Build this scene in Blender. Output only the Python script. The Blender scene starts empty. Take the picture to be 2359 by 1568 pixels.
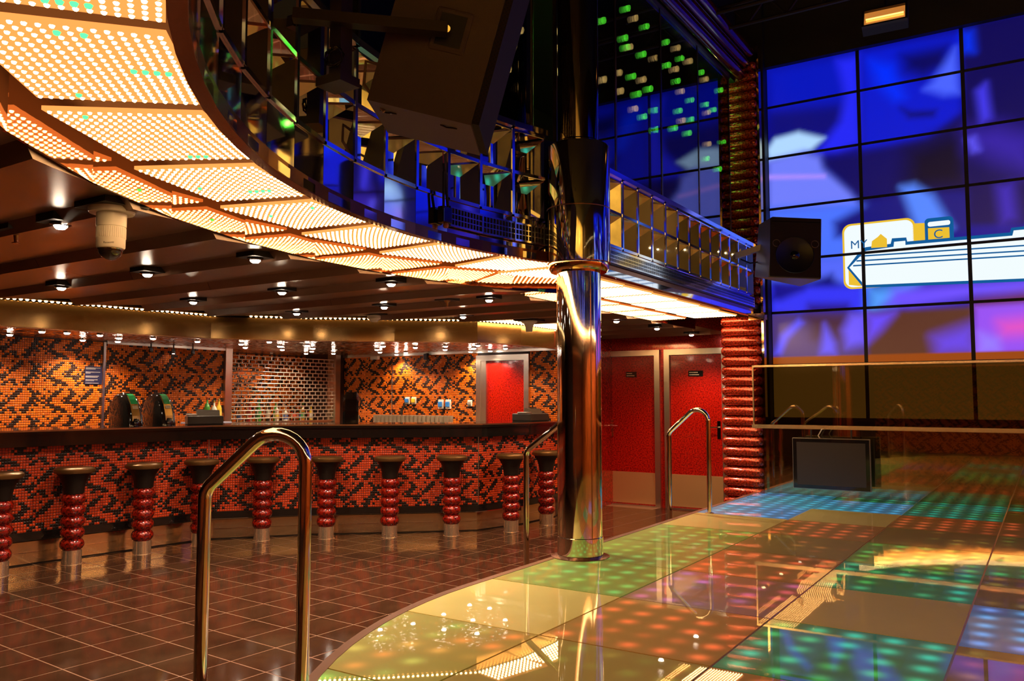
import bpy, bmesh, math, random
import numpy as np
from mathutils import Vector, Matrix
from math import sin, cos, pi, radians, atan2, hypot, sqrt

random.seed(7); rng = np.random.default_rng(7)
S = bpy.context.scene
COL = S.collection

# ------------------------------------------------------------------ camera
YAW, PITCH, FPX = radians(33.0), radians(4.02), 1899.0
cam_d = bpy.data.cameras.new('camera'); cam = bpy.data.objects.new('camera', cam_d); COL.objects.link(cam)
cam.location = (0, 0, 1.45)
cam.rotation_euler = (pi / 2 + PITCH, 0, YAW)
cam_d.sensor_width = 36.0; cam_d.lens = FPX / 2359.0 * 36.0
cam_d.clip_start = 0.05; cam_d.clip_end = 100
S.camera = cam

# ------------------------------------------------------------------ world / view
W = bpy.data.worlds.new('world'); S.world = W; W.use_nodes = True
W.node_tree.nodes['Background'].inputs[0].default_value = (0.02, 0.012, 0.008, 1)
W.node_tree.nodes['Background'].inputs[1].default_value = 1.0
S.view_settings.view_transform = 'Standard'; S.view_settings.look = 'None'
S.view_settings.exposure = 0.55; S.view_settings.gamma = 1.0
S.view_settings.use_curve_mapping = False
try:
    S.cycles.use_denoising = True
    S.cycles.sample_clamp_indirect = 6.0
    S.cycles.max_bounces = 5; S.cycles.diffuse_bounces = 2; S.cycles.glossy_bounces = 5; S.cycles.transparent_max_bounces = 10
    S.cycles.use_adaptive_sampling = True; S.cycles.adaptive_threshold = 0.09
except Exception:
    pass
LED = (1.0, 0.47, 0.13)          # colour of the warm LED canopy
SPOT = (1.0, 0.80, 0.58)         # colour of the small downlights

# ------------------------------------------------------------------ materials
MATS = {}
def nmat(name):
    m = bpy.data.materials.new(name); m.use_nodes = True
    return m, m.node_tree, m.node_tree.nodes['Principled BSDF']
def pmat(name, col, rough=0.5, metal=0.0, spec=0.5, coat=0.0, emis=None, estr=0.0, bump=None, var=None, aniso=0):
    """principled; bump=(scale,strength); var=(scale,amount) -> colour noise"""
    if name in MATS: return MATS[name]
    m, t, b = nmat(name)
    b.inputs['Base Color'].default_value = (*col, 1); b.inputs['Roughness'].default_value = rough
    b.inputs['Metallic'].default_value = metal; b.inputs['Specular IOR Level'].default_value = spec
    b.inputs['Coat Weight'].default_value = coat; b.inputs['Coat Roughness'].default_value = 0.05
    if emis:
        b.inputs['Emission Color'].default_value = (*emis, 1); b.inputs['Emission Strength'].default_value = estr
    tc = t.nodes.new('ShaderNodeTexCoord')
    if bump:
        n = t.nodes.new('ShaderNodeTexNoise'); n.inputs['Scale'].default_value = bump[0]; n.inputs['Detail'].default_value = 3
        t.links.new(tc.outputs['Object'], n.inputs['Vector'])
        bp = t.nodes.new('ShaderNodeBump'); bp.inputs['Strength'].default_value = bump[1]; bp.inputs['Distance'].default_value = 0.02
        t.links.new(n.outputs['Fac'], bp.inputs['Height']); t.links.new(bp.outputs['Normal'], b.inputs['Normal'])
    if var:
        n = t.nodes.new('ShaderNodeTexNoise'); n.inputs['Scale'].default_value = var[0]; n.inputs['Detail'].default_value = 4
        t.links.new(tc.outputs['Object'], n.inputs['Vector'])
        r = t.nodes.new('ShaderNodeValToRGB')
        r.color_ramp.elements[0].position = 0.35; r.color_ramp.elements[1].position = 0.65
        r.color_ramp.elements[0].color = (*[c * (1 - var[1]) for c in col], 1)
        r.color_ramp.elements[1].color = (*[min(1, c * (1 + var[1])) for c in col], 1)
        t.links.new(n.outputs['Fac'], r.inputs[0]); t.links.new(r.outputs[0], b.inputs['Base Color'])
    MATS[name] = m
    return m
def emat(name, col, strength, sampling='AUTO'):
    if name in MATS: return MATS[name]
    m = bpy.data.materials.new(name); m.use_nodes = True; t = m.node_tree; t.nodes.clear()
    e = t.nodes.new('ShaderNodeEmission'); o = t.nodes.new('ShaderNodeOutputMaterial')
    e.inputs[0].default_value = (*col, 1); e.inputs[1].default_value = strength
    t.links.new(e.outputs[0], o.inputs[0])
    try: m.cycles.emission_sampling = sampling
    except Exception: pass
    MATS[name] = m
    return m
def attr_mat(name, rough, metal, spec, coat=0.0, emission=None):
    """colour from the mesh attribute 'Col' (tile colours, screen picture)"""
    if name in MATS: return MATS[name]
    m, t, b = nmat(name)
    a = t.nodes.new('ShaderNodeAttribute'); a.attribute_name = 'Col'
    if emission is None:
        t.links.new(a.outputs['Color'], b.inputs['Base Color'])
    else:
        b.inputs['Base Color'].default_value = (0.012, 0.012, 0.014, 1)
        t.links.new(a.outputs['Color'], b.inputs['Emission Color']); b.inputs['Emission Strength'].default_value = emission
    b.inputs['Roughness'].default_value = rough; b.inputs['Metallic'].default_value = metal
    b.inputs['Specular IOR Level'].default_value = spec; b.inputs['Coat Weight'].default_value = coat
    MATS[name] = m
    return m
def glass_mat(name, tint, refl, rough=0.0, f0=0.06):
    """thin pane: tinted see-through + mirror reflection growing towards grazing"""
    if name in MATS: return MATS[name]
    m = bpy.data.materials.new(name); m.use_nodes = True; t = m.node_tree; t.nodes.clear()
    tr = t.nodes.new('ShaderNodeBsdfTransparent'); tr.inputs[0].default_value = (*tint, 1)
    gl = t.nodes.new('ShaderNodeBsdfGlossy'); gl.inputs['Color'].default_value = (*refl, 1); gl.inputs['Roughness'].default_value = rough
    fr = t.nodes.new('ShaderNodeLayerWeight'); fr.inputs[0].default_value = 0.35
    mr = t.nodes.new('ShaderNodeMapRange'); mr.inputs[3].default_value = f0; mr.inputs[4].default_value = 0.85
    mx = t.nodes.new('ShaderNodeMixShader'); o = t.nodes.new('ShaderNodeOutputMaterial')
    t.links.new(fr.outputs['Fresnel'], mr.inputs[0]); t.links.new(mr.outputs[0], mx.inputs[0])
    t.links.new(tr.outputs[0], mx.inputs[1]); t.links.new(gl.outputs[0], mx.inputs[2]); t.links.new(mx.outputs[0], o.inputs[0])
    MATS[name] = m
    return m

CHROME = pmat('chrome', (0.90, 0.84, 0.74), 0.06, 1.0)
BRUSHED = pmat('brushed_steel', (0.62, 0.55, 0.47), 0.28, 1.0, bump=(60, 0.03))
MIRROR = pmat('mirror', (0.86, 0.86, 0.90), 0.02, 1.0)
MIRRORB = pmat('mirror_band', (0.80, 0.82, 0.92), 0.05, 1.0, bump=(1.4, 0.05))
GOLDM = pmat('gold_mirror', (0.68, 0.48, 0.23), 0.05, 1.0, bump=(2.2, 0.10))
BRONZE = pmat('bronze_band', (0.30, 0.17, 0.06), 0.16, 0.85, bump=(3, 0.03))
COPPER = pmat('copper_riser', (0.52, 0.29, 0.17), 0.04, 1.0, bump=(5, 0.05))
BLACK = pmat('black_matt', (0.012, 0.010, 0.009), 0.6)
BLACKG = pmat('black_gloss', (0.010, 0.008, 0.007), 0.08, 0.0, 0.6, coat=0.4)
CEIL = pmat('ceiling_plank', (0.16, 0.080, 0.045), 0.30, 0.20, 0.5, var=(1.5, 0.2))
DARKCEIL = pmat('dark_ceiling', (0.010, 0.009, 0.008), 0.8)
BRASS = pmat('brass_seam', (0.42, 0.20, 0.09), 0.28, 0.9)
LEATHER = pmat('bronze_leather', (0.16, 0.075, 0.022), 0.30, 0.6, 0.5)
CUPM = pmat('cup_black', (0.010, 0.005, 0.003), 0.45, 0.0, 0.25)
WHITEP = pmat('white_plastic', (0.72, 0.66, 0.58), 0.4)
SPKB = pmat('speaker_black', (0.12, 0.075, 0.048), 0.55, bump=(220, 0.25))
SPKG = pmat('speaker_grille', (0.030, 0.020, 0.014), 0.75, 0.0, 0.2)
SILVER = pmat('silver_paint', (0.50, 0.46, 0.42), 0.3, 0.6)
GLASSDARK = glass_mat('upper_glass', (0.42, 0.40, 0.40), (0.9, 0.9, 0.95), 0.0, 0.10)
SMOKE = glass_mat('smoked_glass', (0.62, 0.52, 0.38), (1.0, 0.85, 0.6), 0.02, 0.10)
CLEARG = glass_mat('clear_glass', (0.93, 0.95, 0.93), (1, 1, 1), 0.0, 0.04)
GROUT = pmat('grout_dark', (0.030, 0.008, 0.003), 0.6)
TILEMAT = attr_mat('mosaic_tile', 0.22, 0.0, 0.35)

def red_lacquer(name, c0, c1, scale):
    m, t, b = nmat(name)
    tc = t.nodes.new('ShaderNodeTexCoord'); n = t.nodes.new('ShaderNodeTexNoise')
    n.inputs['Scale'].default_value = scale; n.inputs['Detail'].default_value = 4; n.inputs['Roughness'].default_value = 0.7
    r = t.nodes.new('ShaderNodeValToRGB'); r.color_ramp.elements[0].position = 0.40; r.color_ramp.elements[1].position = 0.56
    r.color_ramp.elements[0].color = (*c0, 1); r.color_ramp.elements[1].color = (*c1, 1)
    t.links.new(tc.outputs['Object'], n.inputs['Vector']); t.links.new(n.outputs['Fac'], r.inputs[0])
    t.links.new(r.outputs[0], b.inputs['Base Color'])
    b.inputs['Roughness'].default_value = 0.22; b.inputs['Metallic'].default_value = 0.45
    b.inputs['Coat Weight'].default_value = 0.8; b.inputs['Coat Roughness'].default_value = 0.06
    MATS[name] = m
    return m
REDBEAD = red_lacquer('red_lacquer_bead', (0.035, 0.002, 0.001), (0.32, 0.010, 0.002), 46)
REDBEAD.node_tree.nodes['Principled BSDF'].inputs['Metallic'].default_value = 0.25
REDBEAD.node_tree.nodes['Principled BSDF'].inputs['Specular IOR Level'].default_value = 0.3
REDTUBE = red_lacquer('red_lacquer_tube', (0.10, 0.006, 0.002), (0.60, 0.045, 0.012), 60)
REDDOOR = red_lacquer('red_door_panel', (0.15, 0.002, 0.001), (0.50, 0.008, 0.002), 55)
for _m in (REDDOOR,):
    _m.node_tree.nodes['Principled BSDF'].inputs['Metallic'].default_value = 0.1

# floor tile: dark brown polished, slight cloudy variation and small specks
def floor_mat():
    m, t, b = nmat('floor_tile_brown')
    tc = t.nodes.new('ShaderNodeNewGeometry')
    n = t.nodes.new('ShaderNodeTexNoise'); n.inputs['Scale'].default_value = 5; n.inputs['Detail'].default_value = 6
    r = t.nodes.new('ShaderNodeValToRGB'); r.color_ramp.elements[0].color = (0.036, 0.014, 0.007, 1); r.color_ramp.elements[1].color = (0.064, 0.027, 0.013, 1)
    r.color_ramp.elements[0].position = 0.3; r.color_ramp.elements[1].position = 0.75
    t.links.new(tc.outputs['Position'], n.inputs['Vector']); t.links.new(n.outputs['Fac'], r.inputs[0]); t.links.new(r.outputs[0], b.inputs['Base Color'])
    b.inputs['Roughness'].default_value = 0.09; b.inputs['Specular IOR Level'].default_value = 0.40
    return m
FLOORM = floor_mat()
GROUTF = pmat('floor_grout', (0.24, 0.105, 0.05), 0.5)

# dance floor glass panel: frosted panel with round LED glows underneath
PX, PY, DX0, DY0 = 0.785, 0.835, -1.935, 3.20      # panel pitch and grid origin
def dance_mat(name, base, dots, dots2, strength, fade=0.5, thr=0.35):
    m, t, b = nmat(name)
    g = t.nodes.new('ShaderNodeNewGeometry'); sp = t.nodes.new('ShaderNodeSeparateXYZ'); t.links.new(g.outputs['Position'], sp.inputs[0])
    def M(op, a, b_=None):
        n = t.nodes.new('ShaderNodeMath'); n.operation = op
        for i, v in enumerate((a, b_)):
            if v is None: continue
            if isinstance(v, (int, float)): n.inputs[i].default_value = v
            else: t.links.new(v, n.inputs[i])
        return n.outputs[0]
    def cell(o, o0, pitch):
        u = M('DIVIDE', M('SUBTRACT', o, o0), pitch)
        fl = M('FLOOR', u)
        return M('SUBTRACT', M('SUBTRACT', u, fl), 0.5), fl
    du, fu = cell(sp.outputs[0], DX0, PX / 5); dv, fv = cell(sp.outputs[1], DY0, PY / 5)
    d = M('SQRT', M('ADD', M('MULTIPLY', du, du), M('MULTIPLY', dv, dv)))
    gs = M('EXPONENT', M('MULTIPLY', M('MULTIPLY', d, d), -17.0))
    cb = t.nodes.new('ShaderNodeCombineXYZ'); t.links.new(fu, cb.inputs[0]); t.links.new(fv, cb.inputs[1])
    nz = t.nodes.new('ShaderNodeTexNoise'); nz.inputs['Scale'].default_value = 0.33; nz.inputs['Detail'].default_value = 1
    t.links.new(cb.outputs[0], nz.inputs['Vector'])
    on = t.nodes.new('ShaderNodeMapRange'); on.inputs[1].default_value = thr; on.inputs[2].default_value = thr + 0.15
    t.links.new(nz.outputs['Fac'], on.inputs[0])
    mixc = t.nodes.new('ShaderNodeMix'); mixc.data_type = 'RGBA'
    nz2 = t.nodes.new('ShaderNodeTexNoise'); nz2.inputs['Scale'].default_value = 0.21; t.links.new(cb.outputs[0], nz2.inputs['Vector'])
    mp = t.nodes.new('ShaderNodeMapRange'); mp.inputs[1].default_value = 0.42; mp.inputs[2].default_value = 0.58; t.links.new(nz2.outputs['Fac'], mp.inputs[0])
    t.links.new(mp.outputs[0], mixc.inputs['Factor'])
    mixc.inputs['A'].default_value = (*dots, 1); mixc.inputs['B'].default_value = (*dots2, 1)
    b.inputs['Base Color'].default_value = (*base, 1)
    t.links.new(mixc.outputs['Result'], b.inputs['Emission Color'])
    st = M('MULTIPLY', M('ADD', M('MULTIPLY', gs, on.outputs[0]), 0.10 * fade), strength)
    t.links.new(st, b.inputs['Emission Strength'])
    b.inputs['Roughness'].default_value = 0.5; b.inputs['Specular IOR Level'].default_value = 0.3
    b.inputs['Coat Weight'].default_value = 1.0; b.inputs['Coat Roughness'].default_value = 0.015
    MATS[name] = m
    return m
OLV = (0.40, 0.36, 0.07)
DM = {
 'gr': dance_mat('dance_green_red', OLV, (0.03, 0.62, 0.10), (0.95, 0.14, 0.03), 0.55),
 'g': dance_mat('dance_green', (0.30, 0.38, 0.07), (0.02, 0.62, 0.14), (0.15, 0.55, 0.05), 0.55, 1.0, 0.3),
 't': dance_mat('dance_teal', (0.10, 0.26, 0.12), (0.01, 0.62, 0.42), (0.05, 0.50, 0.08), 0.60, 1.2, 0.28),
 'r': dance_mat('dance_red', (0.40, 0.29, 0.06), (1.0, 0.10, 0.03), (0.9, 0.14, 0.04), 0.65, 0.5),
 'm': dance_mat('dance_magenta', (0.36, 0.27, 0.09), (0.85, 0.08, 0.14), (0.35, 0.16, 0.75), 0.55, 0.8, 0.4),
 'b': dance_mat('dance_blue', (0.10, 0.24, 0.40), (0.10, 0.42, 1.0), (0.05, 0.60, 0.85), 0.75, 2.5, 0.15),
 'v': dance_mat('dance_violet', (0.24, 0.26, 0.42), (0.18, 0.25, 1.0), (0.10, 0.45, 0.95), 0.6, 1.8, 0.3),
 'o': dance_mat('dance_olive', (0.38, 0.31, 0.07), (0.75, 0.14, 0.03), (0.20, 0.40, 0.05), 0.35, 0.3, 0.5),
 'c': pmat('dance_cream', (0.78, 0.70, 0.22), 0.45, 0.0, 0.3, coat=1.0, var=(2.0, 0.05)),
}
MATS['dance_cream'].node_tree.nodes['Principled BSDF'].inputs['Coat Roughness'].default_value = 0.015

# ------------------------------------------------------------------ mesh helpers
class MB:
    """collects shapes into one mesh"""
    def __init__(s): s.v = []; s.f = []; s.sm = []
    def add(s, V, F, smooth=False):
        o = len(s.v); s.v += [tuple(map(float, p)) for p in V]; s.f += [tuple(i + o for i in f) for f in F]; s.sm += [smooth] * len(F)
        return s
    def box(s, x0, x1, y0, y1, z0, z1):
        return s.add([(x0, y0, z0), (x1, y0, z0), (x1, y1, z0), (x0, y1, z0), (x0, y0, z1), (x1, y0, z1), (x1, y1, z1), (x0, y1, z1)],
                     [(0, 3, 2, 1), (4, 5, 6, 7), (0, 1, 5, 4), (1, 2, 6, 5), (2, 3, 7, 6), (3, 0, 4, 7)])
    def rbox(s, x0, x1, y0, y1, z0, z1, b=0.01):
        """box with chamfered edges"""
        bm = bmesh.new(); bmesh.ops.create_cube(bm, size=1)
        bmesh.ops.scale(bm, vec=(x1 - x0, y1 - y0, z1 - z0), verts=bm.verts)
        bmesh.ops.translate(bm, vec=((x0 + x1) / 2, (y0 + y1) / 2, (z0 + z1) / 2), verts=bm.verts)
        bmesh.ops.bevel(bm, geom=list(bm.edges), offset=b, segments=2, profile=0.5, affect='EDGES')
        bm.verts.ensure_lookup_table(); bm.verts.index_update()
        s.add([v.co[:] for v in bm.verts], [[v.index for v in f.verts] for f in bm.faces]); bm.free()
        return s
    def prism(s, poly, z0, z1):
        n = len(poly); a = sum(poly[i][0] * poly[(i + 1) % n][1] - poly[(i + 1) % n][0] * poly[i][1] for i in range(n))
        if a < 0: poly = poly[::-1]
        return s.add([(x, y, z0) for x, y in poly] + [(x, y, z1) for x, y in poly],
                     [tuple(range(n - 1, -1, -1)), tuple(range(n, 2 * n))] + [(i, (i + 1) % n, n + (i + 1) % n, n + i) for i in range(n)])
    def lathe(s, prof, cx=0, cy=0, n=24, caps=True):
        V = []; F = []
        for r, z in prof:
            for k in range(n): a = 2 * pi * k / n; V.append((cx + r * cos(a), cy + r * sin(a), z))
        for i in range(len(prof) - 1):
            for k in range(n):
                k2 = (k + 1) % n; F.append((i * n + k, i * n + k2, (i + 1) * n + k2, (i + 1) * n + k))
        s.add(V, F, True)
        if caps:
            o = len(s.v) - len(V)
            s.f.append(tuple(o + k for k in range(n - 1, -1, -1))); s.sm.append(False)
            s.f.append(tuple(o + (len(prof) - 1) * n + k for k in range(n))); s.sm.append(False)
        return s
    def tube(s, pts, r, n=12, caps=True):
        pts = [Vector(p) for p in pts]; V = []; F = []; up = None
        for i, p in enumerate(pts):
            d = ((pts[min(i + 1, len(pts) - 1)] - p).normalized() + (p - pts[max(i - 1, 0)]).normalized()).normalized()
            if up is None: up = d.orthogonal().normalized()
            up = (up - d * up.dot(d)).normalized(); sd = d.cross(up)
            for k in range(n): a = 2 * pi * k / n; V.append(p + (up * cos(a) + sd * sin(a)) * r)
        for i in range(len(pts) - 1):
            for k in range(n):
                k2 = (k + 1) % n; F.append((i * n + k, i * n + k2, (i + 1) * n + k2, (i + 1) * n + k))
        s.add(V, F, True)
        if caps:
            o = len(s.v) - len(V); m = (len(pts) - 1) * n
            s.f.append(tuple(o + k for k in range(n - 1, -1, -1))); s.sm.append(False)
            s.f.append(tuple(o + m + k for k in range(n))); s.sm.append(False)
        return s
    def mesh(s, name):
        me = bpy.data.meshes.new(name); me.from_pydata(s.v, [], s.f); me.update()
        me.polygons.foreach_set('use_smooth', s.sm)
        if any(s.sm): me.set_sharp_from_angle(angle=radians(38))
        return me
    def build(s, name, mat, parent=None, **kw):
        me = s.mesh(name); me.materials.append(mat)
        return link(name, me, parent, **kw)

def link(name, me, parent=None, label=None, cat=None, group=None, kind=None, loc=None, rotz=None):
    o = bpy.data.objects.new(name, me); COL.objects.link(o)
    if parent is not None: o.parent = parent
    if loc is not None: o.location = loc
    if rotz is not None: o.rotation_euler = (0, 0, rotz)
    return tag(o, label, cat, group, kind)
def tag(o, label=None, cat=None, group=None, kind=None):
    if label: o['label'] = label
    if cat: o['category'] = cat
    if group: o['group'] = group
    if kind: o['kind'] = kind
    return o
def thing(name, label, cat, loc=(0, 0, 0), rotz=0.0, group=None):
    o = bpy.data.objects.new(name, None); COL.objects.link(o); o.location = loc; o.rotation_euler = (0, 0, rotz)
    o.empty_display_size = 0.1
    return tag(o, label, cat, group)
def copy_tree(o, parent=None):
    c = o.copy(); COL.objects.link(c); c.parent = parent
    for ch in list(o.children): copy_tree(ch, c)
    return c
def struct(name, mb, mat):
    return mb.build(name, mat, None, kind='structure')

def off(poly, d):
    """offset an open polyline to its right by d, mitred"""
    out = []; n = len(poly)
    for i, (x, y) in enumerate(poly):
        ns = []
        if i > 0: a = poly[i - 1]; l = hypot(x - a[0], y - a[1]); ns.append(((y - a[1]) / l, -(x - a[0]) / l))
        if i < n - 1: b = poly[i + 1]; l = hypot(b[0] - x, b[1] - y); ns.append(((b[1] - y) / l, -(b[0] - x) / l))
        if len(ns) == 1: nx, ny = ns[0]
        else:
            nx, ny = ns[0][0] + ns[1][0], ns[0][1] + ns[1][1]; l2 = nx * nx + ny * ny; nx, ny = 2 * nx / l2, 2 * ny / l2
        out.append((x + nx * d, y + ny * d))
    return out
def ribbon(mb, poly, d0, d1, z0, z1):
    """solid strip along a polyline between offsets d0<d1 and heights z0<z1"""
    a, b = off(poly, d0), off(poly, d1)
    for i in range(len(poly) - 1):
        mb.prism([a[i], b[i], b[i + 1], a[i + 1]], z0, z1)
    return mb
def arc_pts(c, r, a0, a1, n):
    return [(c[0] + r * cos(radians(a0 + (a1 - a0) * i / n)), c[1] + r * sin(radians(a0 + (a1 - a0) * i / n))) for i in range(n + 1)]
def srgb(c): return tuple(((v / 255) / 12.92 if v / 255 <= 0.04045 else ((v / 255 + 0.055) / 1.055) ** 2.4) for v in c)
def text_mesh(txt, size, name='lettering', extrude=0.0):
    cu = bpy.data.curves.new(name, 'FONT'); cu.body = txt; cu.size = size; cu.extrude = extrude
    ob = bpy.data.objects.new(name, cu); COL.objects.link(ob)
    dg = bpy.context.evaluated_depsgraph_get(); me = bpy.data.meshes.new_from_object(ob.evaluated_get(dg))
    bpy.data.objects.remove(ob); bpy.data.curves.remove(cu)
    return me

# ------------------------------------------------------------------ plan of the place
CC = (0.246, 3.796)                      # centre of the round balcony / dance floor
R_F, R_LI, R_LO, R_RISE = 3.26, 3.315, 3.82, 3.87
A_POLE = 158.0                            # where ring meets the straight part, degrees
XS = -2.73                                # face of the straight balcony
DF = 0.40                                 # dance floor height
ZC = 2.27                                 # low ceiling
BAR = [(-7.95, 0.9), (-7.56, 3.66), (-7.33, 5.5), (-6.66, 6.3), (-6.0, 6.87), (-5.33, 7.5), (-5.17, 8.16), (-5.15, 8.9), (-5.22, 9.12)]

# ---- floor
struct('floor', MB().box(-11, 6, -3.2, 11.5, -0.12, -0.0010), GROUTF)
floor = bpy.data.objects['floor']
TP, TROT, T0 = 0.306, radians(-3.0), (-4.785, 2.815)
h = TP / 2 - 0.0026
tile_me = MB().add([(-h, -h, 0), (h, -h, 0), (h, h, 0), (-h, h, 0), (-h + .002, -h + .002, 0.0055), (h - .002, -h + .002, 0.0055), (h - .002, h - .002, 0.0055), (-h + .002, h - .002, 0.0055)],
                   [(4, 5, 6, 7), (0, 1, 5, 4), (1, 2, 6, 5), (2, 3, 7, 6), (3, 0, 4, 7)]).mesh('tile')
tile_me.materials.append(FLOORM)
fx, fy = -sin(YAW), cos(YAW); rx, ry = cos(YAW), sin(YAW)
cand = []
for i in range(-26, 30):
    for j in range(-20, 30):
        a, b = (i + .5) * TP, (j + .5) * TP
        x = T0[0] + a * cos(TROT) - b * sin(TROT); y = T0[1] + a * sin(TROT) + b * cos(TROT)
        d = x * fx + y * fy; s_ = x * rx + y * ry
        if x < -8.2 or y > 10.3 or y < -1 or x > 4: continue
        inside = (hypot(x - CC[0], y - CC[1]) < 2.85 and y < 3.8) or (-2.6 < x and 3.8 <= y)
        if inside: continue
        vis = d > 2.0 and abs(s_) < d * 0.66 and x < -1.5 and (d * 0.345 > 1.0)
        cand.append((0 if vis else 1, d if vis else 99, x, y))
cand.sort()
rest = MB()
for k, (nv, d, x, y) in enumerate(cand):
    if k < 300 and nv == 0:
        link('tile', tile_me, floor, loc=(x, y, -0.0055), rotz=TROT)
    else:
        c_, s2 = cos(TROT), sin(TROT)
        rest.add([(x + p[0] * c_ - p[1] * s2, y + p[0] * s2 + p[1] * c_, -0.0055 + p[2]) for p in [v.co for v in tile_me.vertices]], [list(p.vertices) for p in tile_me.polygons])
rest.build('far_tiles', FLOORM, floor, kind='stuff')

# ---- outer shell (dark hall)
struct('wall_right', MB().box(4.6, 4.75, -3.2, 10.0, 0, 6.4), pmat('shell_dark', (0.05, 0.018, 0.010), 0.6))
struct('wall_back', MB().box(-11, 4.75, -3.2, -3.05, 0, 6.4), MATS['shell_dark'])
struct('wall_left', MB().box(-11.1, -10.95, -3.2, 11.5, 0, 6.4), MATS['shell_dark'])
struct('ceiling_hall', MB().box(-11, 4.75, -3.2, 11.5, 6.4, 6.5), DARKCEIL)
struct('wall_screen', MB().box(-2.66, 4.75, 9.78, 9.95, 0, 6.4), BLACK)
struct('wall_upper_gallery', MB().box(-6.2, -6.1, -3.0, 11.4, 2.9, 6.4), pmat('gallery_dark', (0.02, 0.016, 0.014), 0.7))
struct('ceiling_upper_gallery', MB().box(-6.1, -2.95, 5.2, 11.4, 5.65, 5.7), pmat('gallery_ceiling', (0.03, 0.024, 0.02), 0.6))
struct('floor_upper_gallery', MB().box(-6.1, -3.05, 5.2, 11.4, 2.75, 2.85), pmat('gallery_floor', (0.05, 0.03, 0.02), 0.4))

# ------------------------------------------------------------------ dance floor
def clip(poly, edges):
    for (ax, ay), (bx, by) in edges:                     # keep the left side of a->b
        out = []
        for i in range(len(poly)):
            p, q = poly[i], poly[(i + 1) % len(poly)]
            dp = (bx - ax) * (p[1] - ay) - (by - ay) * (p[0] - ax); dq = (bx - ax) * (q[1] - ay) - (by - ay) * (q[0] - ax)
            if dp >= 0: out.append(p)
            if dp * dq < 0: t_ = dp / (dp - dq); out.append((p[0] + t_ * (q[0] - p[0]), p[1] + t_ * (q[1] - p[1])))
        poly = out
        if len(poly) < 3: return []
    return poly
RD = 3.0
outline = arc_pts(CC, RD, 180, 360, 48) + [(CC[0] + RD, 9.32), (CC[0] - RD, 9.32)]
edges = [(outline[i], outline[(i + 1) % len(outline)]) for i in range(len(outline))]
outer = arc_pts(CC, RD + 0.045, 180, 360, 48) + [(CC[0] + RD + 0.045, 9.32), (CC[0] - RD - 0.045, 9.32)]
dfl = thing('dance_floor', 'raised dance floor of lit glass panels with a brown metal edge', 'dance floor')
MB().prism(outer, 0.0, DF - 0.012).build('base', BRASS, dfl)
MB().prism(outline, DF - 0.012, DF - 0.0025).build('seam_frame', pmat('seam_brass', (0.62, 0.30, 0.13), 0.3, 0.6), dfl)
trim = MB()
n = len(outline)
for i in range(n - 1):
    if i == 49: continue
    a, b, c, d = outline[i], outline[i + 1], outer[i + 1], outer[i]
    trim.prism([a, b, c, d], DF - 0.03, DF + 0.006)
trim.prism([outline[-1], outline[0], outer[0], outer[-1]], DF - 0.03, DF + 0.006)
trim.build('edge_trim', pmat('edge_trim_brown', (0.20, 0.085, 0.045), 0.35, 0.3), dfl)
PAN = {(0, -2): 'g', (0, -1): 'gr', (0, 0): 'c', (0, 1): 'g', (0, 2): 'g', (0, 3): 'g', (0, 4): 'c', (0, 5): 'b', (0, 6): 'b', (0, 7): 'b',
       (1, -2): 'o', (1, -1): 'o', (1, 0): 'r', (1, 1): 'm', (1, 2): 'r', (1, 3): 'o', (1, 4): 'r', (1, 5): 'c', (1, 6): 'b', (1, 7): 't',
       (2, -2): 'o', (2, -1): 'r', (2, 0): 't', (2, 1): 'c', (2, 2): 't', (2, 3): 'g', (2, 4): 'o', (2, 5): 'r', (2, 6): 't', (2, 7): 't',
       (3, 0): 'o', (3, 1): 'v', (3, 2): 'o', (3, 3): 'g', (3, 4): 'o', (3, 5): 'r', (3, 6): 'o', (3, 7): 't'}
for i in range(0, 8):
    for j in range(-3, 8):
        x0, y0 = DX0 + (i - 1) * PX, DY0 + j * PY
        g = 0.0050
        poly = clip([(x0 + g, y0 + g), (x0 + PX - g, y0 + g), (x0 + PX - g, y0 + PY - g), (x0 + g, y0 + PY - g)], edges)
        if i == 0:
            poly = clip([(x0 - 0.3, y0 + g), (x0 + PX - g, y0 + g), (x0 + PX - g, y0 + PY - g), (x0 - 0.3, y0 + PY - g)], edges)
        if len(poly) < 3: continue
        key = PAN.get((i, j), 'o')
        MB().prism(poly, DF - 0.0024, DF + 0.004).build('glass_panel', DM[key], dfl)
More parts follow.
